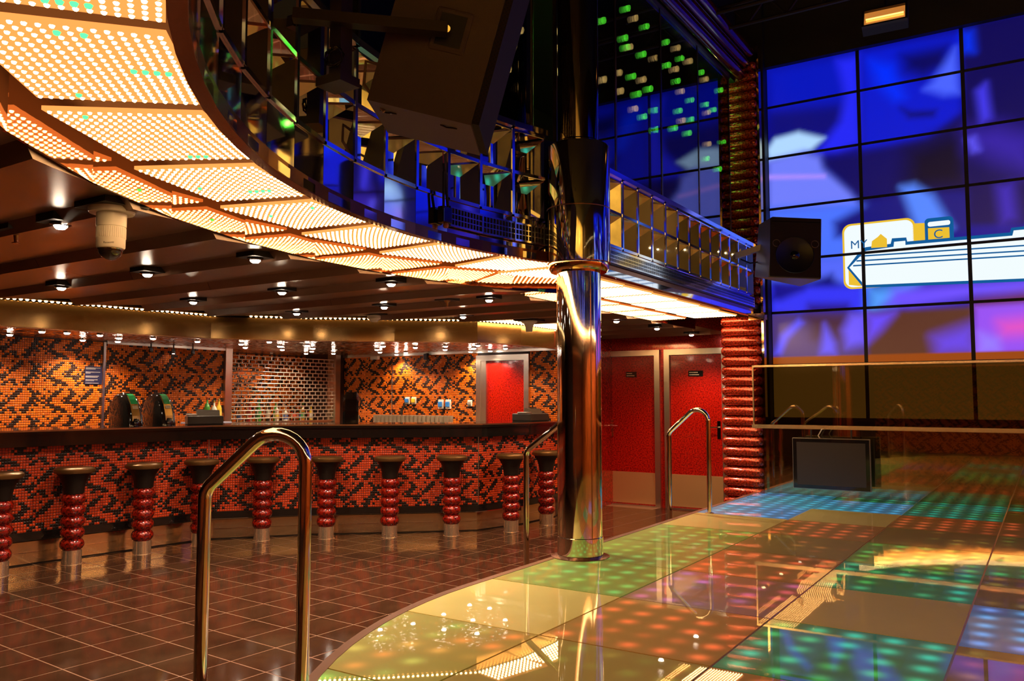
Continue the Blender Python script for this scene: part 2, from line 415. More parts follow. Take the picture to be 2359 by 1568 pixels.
# steps are hidden behind the platform; two treads down to the tiles at each handrail gap
# ------------------------------------------------------------------ balcony ring: LED canopy, soffit, riser
ZL_N, ZL_F = 2.380, 2.408
LEDBASE = emat('led_panel_glow', (1.0, 0.31, 0.07), 1.0)
LEDBULB = emat('led_bulb', (1.0, 0.60, 0.24), 17.0)
LEDGREEN = emat('led_bulb_green', (0.05, 1.0, 0.15), 2.5)
def dome(mb, x, y, z, r=0.0080, n=6):
    V = []; 
    for rr, dz in ((r, 0), (r * 0.72, -r * 0.75)):
        for k in range(n): a = 2 * pi * k / n; V.append((x + rr * cos(a), y + rr * sin(a), z + dz))
    V.append((x, y, z - r * 1.05))
    F = [(k, n + k, n + (k + 1) % n, (k + 1) % n) for k in range(n)] + [(n + k, 2 * n, n + (k + 1) % n) for k in range(n)]
    mb.add(V, F)
def led_panel_meshes(corner_fn, nu, nv, name, tilt=1.0):
    """corner_fn(u,v) -> (x,y); u: 0 inner..1 outer, v: 0 near(low)..1 far(high)"""
    z = lambda v: ZL_N + (ZL_F - ZL_N) * v * tilt
    base = MB(); P = [corner_fn(*uv) for uv in ((0, 0), (1, 0), (1, 1), (0, 1))]; Z = [z(0), z(0), z(1), z(1)]
    base.add([(*P[k], Z[k]) for k in range(4)] + [(*P[k], Z[k] + 0.014) for k in range(4)],
             [(0, 1, 2, 3), (7, 6, 5, 4), (1, 0, 4, 5), (2, 1, 5, 6), (3, 2, 6, 7), (0, 3, 7, 4)])
    blb = MB()
    for a in range(nu):
        for b in range(nv):
            u, v = (a + .5) / nu, (b + .5) / nv
            x, y = corner_fn(u, v); dome(blb, x, y, z(v) + 0.0005)
    bm = base.mesh(name); bm.materials.append(LEDBASE)
    be = blb.mesh('bulbs'); be.materials.append(LEDBULB); be.materials.append(LEDGREEN)
    return bm, be
HW = radians(5.12); PITCHA = 10.45
def ring_corner(u, v):
    a = HW * (1 - 2 * v) * (1 - 0.06 * u); r0 = R_LI * cos(HW) / cos(a) if False else None
    ri = R_LI + (R_LO - R_LI) * u
    # straight chord edges
    A, B = (ri * cos(HW * (1 - .05 * u)), ri * sin(HW * (1 - .05 * u))), (ri * cos(-HW), ri * sin(-HW))
    return A[0] + (B[0] - A[0]) * v, A[1] + (B[1] - A[1]) * v
pm, pb = led_panel_meshes(ring_corner, 16, 17, 'led_panel')
canopy = thing('led_canopy', 'curved canopy of glowing warm LED panels under the round balcony', 'light canopy')
nring = 21
for k in range(nring):
    a = radians(162.6 + PITCHA * k)
    p = link('led_panel', pm, canopy, loc=(CC[0], CC[1], 0), rotz=a)
    bl = link('bulbs', pb, p, kind='stuff')
def straight_corner(u, v): return (-2.93 - 0.5 * u, 0.586 * v - 0.01 * u)
sm_, sb_ = led_panel_meshes(straight_corner, 16, 17, 'led_panel', 0.3)
canopy2 = thing('led_canopy', 'straight canopy of glowing warm LED panels under the balcony beside the red tube pillar', 'light canopy')
for k in range(7):
    p = link('led_panel', sm_, canopy2, loc=(0, 5.06 + 0.592 * k, 0))
    link('bulbs', sb_, p, kind='stuff')
# a few green diodes, on their own small mesh under the panels they belong to
def green_on(panel, fn, cells, nu=16, nv=17):
    mb = MB()
    for a, b in cells:
        u, v = (a + .5) / nu, (b + .5) / nv; x, y = fn(u, v); dome(mb, x, y, ZL_N + (ZL_F - ZL_N) * v - 0.0012, 0.0105)
    mb.build('green_bulbs', LEDGREEN, panel, kind='stuff')
rp = [c for c in canopy.children]
green_on(rp[7], ring_corner, [(5, 15), (6, 15), (7, 15), (8, 15)]); green_on(rp[6], ring_corner, [(1, 8), (2, 8), (3, 8), (4, 8), (11, 15), (6, 1), (8, 1)])
green_on(rp[5], ring_corner, [(5, 15), (6, 15), (7, 15), (12, 1)]); green_on(rp[4], ring_corner, [(4, 12), (5, 12), (6, 12), (7, 12), (13, 9)])
green_on(rp[3], ring_corner, [(12, 6), (2, 3)])
# soffit plate above the panels, lip and riser
def ring_sheet(mb, r0, r1, z0, z1, a0, a1, n):
    A, B = arc_pts(CC, r0, a0, a1, n), arc_pts(CC, r1, a0, a1, n)
    for i in range(n): mb.prism([A[i], B[i], B[i + 1], A[i + 1]], z0, z1)
    return mb
A0, A1 = A_POLE, A_POLE + 224
soff = ring_sheet(MB(), R_F + 0.03, R_RISE + 0.02, 2.452, 2.50, A0 - 3, A1, 60); soff.box(-3.5, XS + 0.02, 4.95, 9.5, 2.452, 2.50)
struct('trim_soffit', soff, pmat('soffit_dark', (0.05, 0.03, 0.02), 0.4, 0.3))
lip = ring_sheet(MB(), R_F - 0.004, R_F + 0.045, 2.385, 2.452, A0 - 1, A1, 60); lip.box(XS - 0.05, XS + 0.004, 5.05, 9.32, 2.365, 2.452)
struct('trim_lip', lip, pmat('lip_brown', (0.30, 0.10, 0.04), 0.18, 0.8))
ris = thing('mirror_riser', 'curved copper toned mirror strip rising from low ceiling edge beside the round LED canopy', 'mirror')
na = 26
for k in range(na):
    a0 = A0 - 8 + (A1 - A0 + 8) * k / na; a1 = A0 - 8 + (A1 - A0 + 8) * (k + 1) / na
    p, q = arc_pts(CC, R_RISE, a0, a1, 1); p2, q2 = arc_pts(CC, R_RISE + 0.012, a0, a1, 1)
    MB().prism([p, q, q2, p2], ZC, 2.455).build('mirror_panel', COPPER, ris)
ris = thing('mirror_riser', 'straight copper toned mirror strip beside the straight LED canopy', 'mirror')
for k in range(5):
    y0 = 5.55 + k * 0.76
    MB().box(-3.492, -3.48, y0, y0 + 0.757, ZC, 2.455).build('mirror_panel', COPPER, ris)

# right hand straight balcony, mirror image of the left one (added and unseen, lights the floor and fills the reflections)
canopy3 = thing('led_canopy', 'added unseen canopy of warm LED panels on the far right side of the hall', 'light canopy')
for k in range(7):
    p = link('led_panel', sm_, canopy3, loc=(0.49, 5.62 + 0.592 * k, 0), rotz=pi); p.location = (0.49, 5.62 + 0.592 * k, 0)
    link('bulbs', sb_, p, kind='stuff')
struct('trim_soffit_right', MB().box(3.22, 4.6, 4.95, 9.5, 2.452, 2.50), MATS['soffit_dark'])
struct('wall_right_front', MB().box(3.22, 3.28, 4.95, 9.5, 2.40, 3.20), MIRRORB)
struct('wall_right_gallery', MB().box(4.2, 4.3, -3.0, 9.5, 3.2, 6.4), pmat('gallery_brown', (0.045, 0.025, 0.014), 0.5))
struct('wall_back_gallery', MB().box(-5.9, 4.2, -2.75, -2.65, 2.75, 6.4), pmat('gallery_gold', (0.75, 0.50, 0.12), 0.45, 0.1, var=(2, 0.35)))
struct('wall_right_lower', MB().box(4.4, 4.5, -3.0, 9.5, 0.0, 2.45), pmat('lower_orange', (0.60, 0.14, 0.02), 0.4, 0.0, var=(6, 0.5)))
# ------------------------------------------------------------------ low ceiling of overlapping planks
BARC = off(BAR, 0.62)
def bar_x(y):
    P = BARC
    for (xa, ya), (xb, yb) in zip(P, P[1:]):
        if ya <= y <= yb: return xa + (xb - xa) * (y - ya) / (yb - ya)
    return P[0][0] if y < P[0][1] else P[-1][0]
def riser_x(y):
    if y < 5.45 and abs(y - CC[1]) < R_RISE: return CC[0] - sqrt(R_RISE ** 2 - (y - CC[1]) ** 2) - 0.012
    if y >= 5.45: return -3.492
    return 4.5
struct('ceiling', MB().box(-10.9, -3.5, 5.5, 10.6, 2.52, 2.60).box(-10.9, -3.7, -3.0, 5.5, 2.52, 2.60), DARKCEIL)
ceil = bpy.data.objects['ceiling']
PW = 0.61; y0 = -3.0 + 0.06
while y0 < 10.3:
    y1 = min(y0 + PW, 10.38)
    ys = [y0] + [y0 + 0.055 + (y1 - y0 - 0.055) * k / 5 for k in range(6)]
    zf = lambda y: 2.292 - 0.05 * min(1, (y - y0) / 0.055) if y < y0 + 0.055 else 2.242 + 0.048 * (y - y0 - 0.055) / (PW - 0.055)
    lx = lambda y: bar_x(y) if y < 9.1 else -5.05
    jx = lambda y: -5.30 - 0.72 * (y - y0 - PW / 2)
    full = (y0 < CC[1] - R_RISE)
    segs = []
    if full: segs = [(lx, jx), (jx, lambda y: -1.4), (lambda y: -1.394, lambda y: 4.5)]
    else:
        if lx(ys[3]) < jx(ys[3]) - 0.3: segs = [(lx, jx), (lambda y: jx(y) + 0.004, riser_x)]
        else: segs = [(lx, riser_x)]
    for fa, fb in segs:
        L = [(fa(y), y, zf(y)) for y in ys]; Rr = [(fb(y), y, zf(y)) for y in ys]
        if max(b[0] - a[0] for a, b in zip(L, Rr)) < 0.05: continue
        bot = L + Rr[::-1]; n = len(bot); m = len(L)
        V = bot + [(x, y, 2.31) for x, y, z in bot]
        mb = MB().add(V, [(0, 1, n - 2, n - 1), tuple(range(1, n - 1)), tuple(range(2 * n - 1, n - 1, -1))] + [(i, n + i, n + (i + 1) % n, (i + 1) % n) for i in range(n)])
        mb.build('plank', CEIL, ceil)
    y0 += PW
struct('ceiling_low_right', MB().box(4.12, 4.6, -0.1, 9.3, 2.25, 2.35), CEIL)

# ------------------------------------------------------------------ balcony front: mirror band, faceted mirrors, frames
def cell_mesh(w, hgt):
    """recessed mirror pyramid, local x right, z up, y into the wall"""
    g = 0.011; x0, x1, z0, z1 = -w / 2 + g, w / 2 - g, g, hgt - g
    bx0, bx1, bz0, bz1, dp = x0 + 0.03 * w, x0 + 0.70 * w, z0 + 0.012, z0 + 0.62 * hgt, 0.10
    V = [(x0, 0, z0), (x1, 0, z0), (x1, 0, z1), (x0, 0, z1), (bx0, dp, bz0), (bx1, dp, bz0), (bx1, dp, bz1), (bx0, dp, bz1)]
    mb = MB().add(V, [(4, 5, 6, 7), (0, 1, 5, 4), (1, 2, 6, 5), (2, 3, 7, 6), (3, 0, 4, 7)])
    return mb
def frame_mesh(w, z_rows, top):
    mb = MB(); g = 0.011
    zlo, zhi = z_rows[0], z_rows[-1]
    mb.box(-w / 2 - g, -w / 2 + g, -0.014, 0.10, zlo, zhi)
    for z in z_rows: mb.box(-w / 2 + g, w / 2 - g, -0.010, 0.09, z - g, z + g)
    mb.box(-w / 2 - g, w / 2 + g, -0.028, 0.05, zhi + g, zhi + top)     # hand rail cap
    return mb
def add_cells(parent, W_, rows, zb, places, faced=True):
    hs = rows[1] - rows[0]
    cm = cell_mesh(W_, hs).mesh('faceted_mirror'); cm.materials.append(MIRROR)
    fm = frame_mesh(W_, rows, 0.05).mesh('frame'); fm.materials.append(pmat('frame_chrome', (0.78, 0.80, 0.90), 0.10, 1.0))
    bmh = MB().box(-W_ / 2 + .0015, W_ / 2 - .0015, 0.0, 0.012, zb + 0.045, rows[0] - 0.012).mesh('mirror_panel'); bmh.materials.append(MIRRORB)
    sk = MB().box(-W_ / 2 + .001, W_ / 2 - .001, -0.006, 0.012, zb, zb + 0.043).mesh('skirting'); sk.materials.append(MIRRORB)
    for (x, y, rz) in places:
        for z in rows[:-1]: link('faceted_mirror', cm, parent, loc=(x, y, z), rotz=rz)
        link('frame', fm, parent, loc=(x, y, 0), rotz=rz)
        link('mirror_panel', bmh, parent, loc=(x, y, 0), rotz=rz)
        link('skirting', sk, parent, loc=(x, y, 0), rotz=rz)
front1 = thing('balcony_front', 'curved mirrored balcony front with two rows of faceted mirrors above a blue reflecting band', 'balcony')
CW = 5.32; wch = 2 * R_F * sin(radians(CW / 2))
pl = []
for k in range(41):
    a = 164.46 + CW * k
    pl.append((CC[0] + R_F * cos(radians(a)), CC[1] + R_F * sin(radians(a)), radians(a - 90)))
add_cells(front1, wch, (2.665, 2.955, 3.245), 2.39, pl)
front2 = thing('balcony_front', 'straight mirrored balcony front with two rows of faceted mirrors between pole and red pillar', 'balcony')
add_cells(front2, 0.285, (2.60, 2.865, 3.13), 2.37, [(XS, 5.20 + 0.285 * (k + .5), pi / 2) for k in range(14)])
# solid core behind both fronts
core = ring_sheet(MB(), R_F + 0.115, R_F + 0.16, 2.46, 3.28, A0 - 1, A1, 60); core.box(XS - 0.16, XS - 0.115, 5.05, 9.5, 2.46, 3.17)
struct('trim_balcony_core', core, BLACK)

# ventilation grilles set in the mirror band
def vent(parent_label, w, pitch, place, z0, z1, nrow):
    t_ = thing('vent_grille', parent_label, 'vent', (place[0], place[1], z0), place[2]); hh = z1 - z0
    MB().box(-w / 2, w / 2, -0.002, 0.0, 0, hh).build('backing', BLACK, t_)
    fr = MB().box(-w / 2 - .012, w / 2 + .012, -0.014, 0.002, -0.012, 0).box(-w / 2 - .012, w / 2 + .012, -0.014, 0.002, hh, hh + 0.012)
    fr.box(-w / 2 - .012, -w / 2, -0.014, 0.002, 0, hh).box(w / 2, w / 2 + .012, -0.014, 0.002, 0, hh)
    fr.build('frame', MATS['frame_chrome'], t_)
    fins = MB(); k = int(w / pitch)
    for i in range(1, k): x = -w / 2 + i * w / k; fins.box(x - 0.003, x + 0.003, -0.010, -0.002, 0, hh)
    for i in range(1, nrow): z = hh * i / nrow; fins.box(-w / 2, w / 2, -0.011, -0.002, z - .003, z + .003)
    fins.build('grille_bars', MATS['frame_chrome'], t_, kind='stuff')
    return t_
for k in range(3):
    a = radians(164.46 + CW * k)
    vent(['slotted air vent on curved mirrored front right beside the pole collar', 'slotted air vent in curved balcony band, middle of its row', 'slotted air vent in curved balcony band nearest the antenna'][k],
         0.285, 0.026, (CC[0] + (R_F - 0.016) * cos(a), CC[1] + (R_F - 0.016) * sin(a), a - pi / 2), 2.50, 2.60, 3)
vent('long slotted air vent along straight balcony front above the LED canopy', 3.85, 0.020, (XS + 0.014, 7.18, pi / 2), 2.475, 2.555, 3)

# ------------------------------------------------------------------ upper glazing above the straight balcony
XG = -2.90
ys = [5.05, 6.02, 6.98, 7.95, 8.93]
glaz = thing('gallery_glazing', 'tall dark glass panes above the straight balcony reflecting blue screens', 'glass wall')
for a, b in zip(ys, ys[1:]):
    MB().box(XG - 0.006, XG + 0.006, a + 0.012, b - 0.012, 3.20, 5.05).build('glass_pane', GLASSDARK, glaz)
for y in ys:
    MB().box(XG - 0.02, XG + 0.012, y - 0.012, y + 0.012, 3.19, 5.08).build('mullion', pmat('mullion_dark', (0.10, 0.075, 0.05), 0.25, 0.8), glaz)
MB().box(XG - 0.03, XG + 0.02, 5.05, 8.95, 5.05, 5.10).build('head_rail', MATS['mullion_dark'], glaz)
# curved glazing behind the round front
glz2 = thing('gallery_glazing', 'dark curved glass panes above the round balcony front behind the big speaker', 'glass wall')
for k in range(9):
    a0 = 161.0 + 9 * k; p, q = arc_pts(CC, R_F + 0.20, a0 + .25, a0 + 8.75, 1); p2, q2 = arc_pts(CC, R_F + 0.212, a0 + .25, a0 + 8.75, 1)
    MB().prism([p, q, q2, p2], 3.28, 5.05).build('glass_pane', GLASSDARK, glz2)
    c_ = arc_pts(CC, R_F + 0.206, a0, a0 + 1, 1)[0]
    MB().lathe([(0.014, 3.27), (0.014, 5.1)], c_[0], c_[1], 8).build('mullion', MATS['mullion_dark'], glz2)
crown = thing('tube_cornice', 'maroon half round tubes running along the top of the tall glass panes', 'cornice')
PURP = red_lacquer('maroon_lacquer', (0.05, 0.003, 0.003), (0.17, 0.01, 0.012), 40)
for i, (dx, z) in enumerate(((0.0, 5.17), (0.05, 5.29), (0.10, 5.41))):
    MB().tube([(XG + 0.06 + dx, 4.9, z), (XG + 0.06 + dx, 9.2, z)], 0.062, 14).build('tube', PURP, crown)
struct('wall_gallery_head', MB().box(-3.15, -2.92, 4.9, 9.3, 5.12, 6.4), DARKCEIL)

# bulbs put in for light dots reflected in the glass
gb = MB().lathe([(0.005, 0.038), (0.018, 0.030), (0.024, 0.008), (0.017, -0.017), (0.002, -0.026)], 0, 0, 10)
GBE = emat('green_lamp', (0.10, 1.0, 0.04), 12.0); YBE = emat('yellow_lamp', (1.0, 0.72, 0.22), 7.0)
cord_m = MB().lathe([(0.003, 0.03), (0.003, 0.5)], 0, 0, 6).mesh('cord'); cord_m.materials.append(BLACK)
gme = gb.mesh('bulb'); gme.materials.append(GBE); yme = gb.mesh('bulb'); yme.materials.append(YBE)
GREEN = [(-3.12, 6.78, 5.04), (-3.22, 7.44, 5.15), (-3.1, 6.23, 4.7), (-3.16, 6.81, 4.78), (-3.2, 6.94, 4.75), (-3.08, 7.04, 4.69), (-3.06, 7.57, 5.0), (-3.2, 8.34, 5.14), (-3.14, 8.06, 4.78), (-3.22, 7.11, 4.53), (-3.12, 7.28, 4.44), (-3.02, 6.78, 4.21), (-3.2, 7.6, 4.34), (-3.28, 7.50, 4.26), (-3.22, 8.67, 4.78), (-3.2, 8.26, 4.53), (-3.18, 8.56, 4.52), (-3.1, 7.86, 4.21), (-3.06, 8.15, 4.23), (-3.04, 7.24, 4.01), (-3.22, 9.16, 4.88), (-3.18, 9.30, 4.85), (-3.06, 9.20, 5.03), (-3.08, 8.62, 5.05), (-3.02, 7.50, 4.73), (-3.06, 9.27, 4.44), (-3.3, 9.38, 4.3), (-3.06, 9.10, 4.07)]
YELLOW = [(-3.14, 7.00, 5.04), (-3.25, 7.12, 4.83), (-3.12, 7.43, 4.8), (-3.25, 6.87, 4.49), (-3.14, 7.17, 4.5), (-3.2, 6.44, 4.27), (-3.1, 6.58, 4.19), (-3.25, 7.22, 4.25), (-3.02, 7.76, 5.0), (-3.0, 8.05, 4.96), (-3.0, 7.66, 4.74), (-3.25, 8.46, 4.82), (-3.2, 8.35, 4.45), (-3.14, 8.93, 5.09), (-3.25, 9.30, 4.83), (-3.14, 8.99, 4.35), (-3.6, 5.69, 4.53), (-3.6, 5.58, 4.35), (-3.6, 5.50, 4.13)]
for L_, me_, cn in ((GREEN, gme, 'green'), (YELLOW, yme, 'yellow')):
    for x, y, z in L_:
        t_ = thing('reflection_bulb', 'small glowing %s bulb put in for a light reflected in the gallery glass' % cn, 'light bulb', (x, y, z), 0, cn + ' bulbs for lights reflected in the gallery glass')
        link('bulb', me_, t_); MB().lathe([(0.002, 0.03), (0.002, 5.65 - z)], 0, 0, 6).build('cord', BLACK, t_)

# ------------------------------------------------------------------ mirror pole
PO = (-2.655, 4.925)
pole = thing('pole', 'polished mirror steel pole on the dance floor edge with a wide collar', 'pole', (PO[0], PO[1], DF))
MB().lathe([(0.148, 0.02), (0.148, 1.95)], 0, 0, 64).build('shaft', CHROME, pole)
MB().lathe([(0.0, 0.0), (0.195, 0.0), (0.195, 0.008), (0.155, 0.02), (0.0, 0.02)], 0, 0, 48, False).build('base_flange', pmat('flange_brown', (0.16, 0.06, 0.03), 0.25, 0.6), pole)
MB().lathe([(0.150, 0.02), (0.153, 0.022), (0.153, 0.135), (0.150, 0.138)], 0, 0, 64, False).build('sleeve', CHROME, pole)
MB().lathe([(0.148, 1.905), (0.19, 1.905), (0.205, 1.925), (0.205, 1.965), (0.19, 1.97)], 0, 0, 64, False).build('collar_rim', pmat('gold_rim', (0.9, 0.62, 0.3), 0.08, 1.0), pole)
MB().lathe([(0.19, 1.965), (0.216, 1.965), (0.216, 2.76), (0.205, 2.775), (0.14, 2.775)], 0, 0, 64, False).build('collar', CHROME, pole)
MB().lathe([(0.2165, 2.33), (0.2175, 2.332), (0.2175, 2.336), (0.2165, 2.338)], 0, 0, 64, False).build('collar_seam', BRASS, pole)
MB().lathe([(0.15, 2.77), (0.15, 2.80), (0.142, 2.81), (0.142, 5.9)], 0, 0, 64).build('upper_shaft', pmat('dark_mirror', (0.20, 0.16, 0.14), 0.06, 1.0), pole)
for a in (205, 330):
    MB().tube([(0.1485 * cos(radians(a)), 0.1485 * sin(radians(a)), 0.14), (0.1485 * cos(radians(a)), 0.1485 * sin(radians(a)), 1.9)], 0.0035, 6).build('seam', BRASS, pole)

# ------------------------------------------------------------------ handrails
def handrail(label, p_in, p_out, ztop, zkink, r=0.0215):
    t_ = thing('handrail', label, 'handrail', (p_in[0], p_in[1], DF))
    d = Vector((p_out[0] - p_in[0], p_out[1] - p_in[1])); L = d.length; d /= L
    path = [(0, -DF * 0 + 0.0), (0, ztop - 0.125)]
    # bend over the top, then slope down to the kink and down the outer leg; (s along rail, z above dance floor)
    zt, zk = ztop - DF, zkink - DF
    R_ = 0.105; sl = atan2(zt - zk, L - 0.09)                       # slope angle below horizontal
    cxs, czs = R_, zt - R_
    pts = [(0, 0.0), (0, czs * 0.5), (0, czs)]
    a_end = pi / 2 - sl
    for k in range(1, 11): a = pi - (pi - a_end) * k / 10; pts.append((cxs + R_ * cos(a), czs + R_ * sin(a)))
    x2, z2 = pts[-1]; r2 = 0.07
    # outer kink, rounded
    zk2 = z2 - (L - x2) * math.tan(sl); tl = r2 * math.tan((pi / 2 - sl) / 2)
    ax, az = L - tl * cos(sl), zk2 + tl * sin(sl)
    cx2, cz2 = L - r2, zk2 - tl
    for k in range(0, 7): a = a_end - (a_end - 0) * k / 6; pts.append((cx2 + r2 * cos(a), cz2 + r2 * sin(a)))
    pts += [(L, 0.3), (L, -DF + 0.001)]
    P3 = [(d.x * s_, d.y * s_, z) for s_, z in pts]
    MB().tube(P3, r, 20).build('rail_tube', CHROME, t_)
    MB().lathe([(0.0, 0.0), (0.042, 0.0), (0.042, 0.006), (0.02, 0.012)], 0, 0, 24, False).build('floor_flange', BRASS, t_)
    MB().lathe([(0.0, -DF), (0.042, -DF), (0.042, -DF + 0.006), (0.02, -DF + 0.012)], d.x * L, d.y * L, 24, False).build('floor_flange', BRASS, t_)
    return t_
handrail('polished steel handrail in the foreground beside the curved dance floor edge', (-2.20, 2.055), (-2.48, 1.853), 1.325, 1.075, 0.0235)
handrail('polished steel handrail half hidden behind the mirror pole', (-2.70, 5.125), (-3.19, 5.10), 1.325, 1.035)
handrail('polished steel handrail in front of the two red doors', (-2.645, 7.40), (-3.035, 7.40), 1.345, 1.075)

# ------------------------------------------------------------------ mosaic (snake skin motif, 32 x 12 tiles)
DARK = {1: [1, 2, 5, 6, 12, 19, 20, 23, 24, 30], 2: [0, 1, 2, 6, 7, 9, 14, 17, 18, 19, 24, 25],
        3: [31, 0, 1, 7, 8, 9, 10, 16, 17, 18, 24, 25, 26], 4: [30, 31, 0, 7, 8, 12, 15, 16, 17, 23, 24, 25, 28],
        5: [29, 30, 31, 6, 7, 8, 9, 11, 12, 14, 15, 21, 22, 23, 24], 6: [29, 6, 7, 9, 10, 13, 14, 15, 20, 22, 23, 27],
        7: [21, 22, 23, 24, 25, 26, 27, 28, 5, 6, 7, 8, 11, 12, 14], 8: [3, 4, 5, 6, 8, 9, 13, 14, 15, 16, 25, 26, 27],
        9: [4, 5, 12, 15, 16, 17, 18, 19, 26, 29, 30, 31], 10: [2, 3, 4, 5, 7, 17, 18, 19, 20, 21, 27, 28, 30, 31],
        11: [3, 4, 16, 17, 20, 21, 22, 26, 27, 31, 0]}
MOT = np.zeros((12, 32), bool)
for r_, cs in DARK.items(): MOT[r_, cs] = True
TS = 0.024
def mosaic(name, parent, p0, p1, z0, z1, light, dark, u0=0, v0=0):
    """glass mosaic tiles on the right hand side of p0->p1; each tile a small raised cushion"""
    dx, dy = p1[0] - p0[0], p1[1] - p0[1]; L = hypot(dx, dy); dx /= L; dy /= L; nx, ny = dy, -dx
    nu, nv = max(1, int(round(L / TS))), max(1, int(round((z1 - z0) / TS)))
    su, sv = L / nu, (z1 - z0) / nv
    U, Vv = np.meshgrid(np.arange(nu), np.arange(nv), indexing='ij'); U = U.ravel(); Vv = Vv.ravel(); N = len(U)
    # motif row 0 is at the top
    isd = MOT[(v0 + (nv - 1 - Vv)) % 12, (u0 + U) % 32]
    verts = np.zeros((N, 8, 3)); g = 0.0017; b = 0.0022; hgt = 0.0028
    for k, (a, c, o) in enumerate(((g, g, 0), (su - g, g, 0), (su - g, sv - g, 0), (g, sv - g, 0), (g + b, g + b, hgt), (su - g - b, g + b, hgt), (su - g - b, sv - g - b, hgt), (g + b, sv - g - b, hgt))):
        u = U * su + a; o = o + 0.0005
        verts[:, k, 0] = p0[0] + dx * u + nx * o; verts[:, k, 1] = p0[1] + dy * u + ny * o; verts[:, k, 2] = z0 + Vv * sv + c
    fq = np.array([[4, 5, 6, 7], [0, 1, 5, 4], [1, 2, 6, 5], [2, 3, 7, 6], [3, 0, 4, 7]])
    faces = (np.arange(N)[:, None, None] * 8 + fq[None]).reshape(-1, 4)
    me = bpy.data.meshes.new(name)
    me.vertices.add(N * 8); me.vertices.foreach_set('co', verts.ravel())
    me.loops.add(faces.size); me.loops.foreach_set('vertex_index', faces.ravel().astype(np.int32))
    me.polygons.add(len(faces)); me.polygons.foreach_set('loop_start', np.arange(0, faces.size, 4, dtype=np.int32))
    me.update(calc_edges=True)
    jit = 1 + 0.16 * rng.standard_normal(N)[:, None] * np.array([0.6, 1.0, 0.8])
    colr = np.where(isd[:, None], np.array(dark) * np.clip(jit, .6, 1.4), np.array(light) * np.clip(jit, .55, 1.5))
    c4 = np.ones((N, 8, 4)); c4[:, :, :3] = colr[:, None, :]
    at = me.color_attributes.new('Col', 'FLOAT_COLOR', 'POINT'); at.data.foreach_set('color', c4.ravel())
    me.materials.append(TILEMAT)
    return link(name, me, parent, kind='stuff')

RED_L, RED_D = (0.62, 0.050, 0.006), (0.016, 0.006, 0.003)
ORA_L, ORA_D = (0.78, 0.150, 0.006), (0.030, 0.010, 0.004)

# ------------------------------------------------------------------ bar
bar = thing('bar_counter', 'long angled bar clad in red and black snake pattern mosaic', 'bar', (0, 0, 0))
BF = off(BAR, 0.03)                                              # mosaic face line
ribbon(MB(), BAR, -0.05, 0.0, 0.012, 0.20).build('kick_plate', pmat('kick_mirror', (0.85, 0.62, 0.36), 0.13, 0.95, bump=(2.5, 0.06)), bar)
ribbon(MB(), BAR, 0.0, 0.004, 0.105, 0.112).build('kick_groove', CHROME, bar)
ribbon(MB(), BAR, -0.06, -0.01, 0.0, 0.012).build('plinth', BLACK, bar)
ribbon(MB(), BAR, -0.05, 0.045, 0.215, 0.285).build('base_band', BLACKG, bar)
ribbon(MB(), BAR, -0.05, 0.0295, 0.285, 1.03).build('bar_body', GROUT, bar)
uo = 0
for i in range(len(BF) - 1):
    mosaic('mosaic_tiles', bar, BF[i], BF[i + 1], 0.286, 1.03, RED_L, RED_D, u0=uo, v0=5)
    uo += int(round(hypot(BF[i + 1][0] - BF[i][0], BF[i + 1][1] - BF[i][1]) / TS))
for i in (2, 5):
    MB().lathe([(0.007, 0.285), (0.007, 1.03)], BF[i][0], BF[i][1], 10).build('joint_strip', BRUSHED, bar)
top = thing('countertop', 'black glossy bar top running along the whole bar', 'counter top')
ribbon(MB(), BAR, -0.62, 0.13, 1.135, 1.175).build('slab', BLACKG, top)
ribbon(MB(), BAR, 0.04, 0.115, 1.03, 1.135).build('front_apron', BLACKG, top)
ribbon(MB(), BAR, 0.115, 0.133, 1.160, 1.1745).build('edge_bead', BRASS, top)

# bar canopy band, LED line and mirrored back bar ceiling
canb = thing('bar_canopy', 'bronze reflecting band hanging above the bar with an LED line on top', 'canopy')
ribbon(MB(), BAR, -0.06, 0.0, 2.075, 2.305).build('band', BRONZE, canb)
ribbon(MB(), BAR, -0.015, 0.006, 2.068, 2.078).build('bottom_edge', BRASS, canb)
strip = MB(); ledb = MB()
BL = off(BAR, 0.03)
for i in range(len(BL) - 1):
    a, b = BL[i], BL[i + 1]; L = hypot(b[0] - a[0], b[1] - a[1])
    m_ = int(L / 0.05)
    for k in range(m_):
        u = (k + .5) / m_; x, y = a[0] + (b[0] - a[0]) * u, a[1] + (b[1] - a[1]) * u
        if 5.52 < y < 5.75: continue
        for r_ in range(7 if i >= 5 else 1):
            nx_, ny_ = (b[1] - a[1]) / L, -(b[0] - a[0]) / L
            dome(ledb, x + nx_ * 0.05 * r_, y + ny_ * 0.05 * r_, 2.322, 0.015)
ribbon(strip, BAR, 0.0, 0.06, 2.322, 2.335).build('led_carrier', pmat('led_carrier', (0.35, 0.2, 0.08), 0.4, 0.5), canb)
ledb.build('led_bulbs', LEDBULB, canb, kind='stuff')
ribbon(MB(), BAR[5:8], 0.06, 0.37, 2.322, 2.335).build('led_panel', LEDBASE, canb)
bc = off(BAR, -0.05)
poly = [p for p in bc] + [(-5.2, 9.14), (-8.99, 9.14), (-8.99, 0.9)]
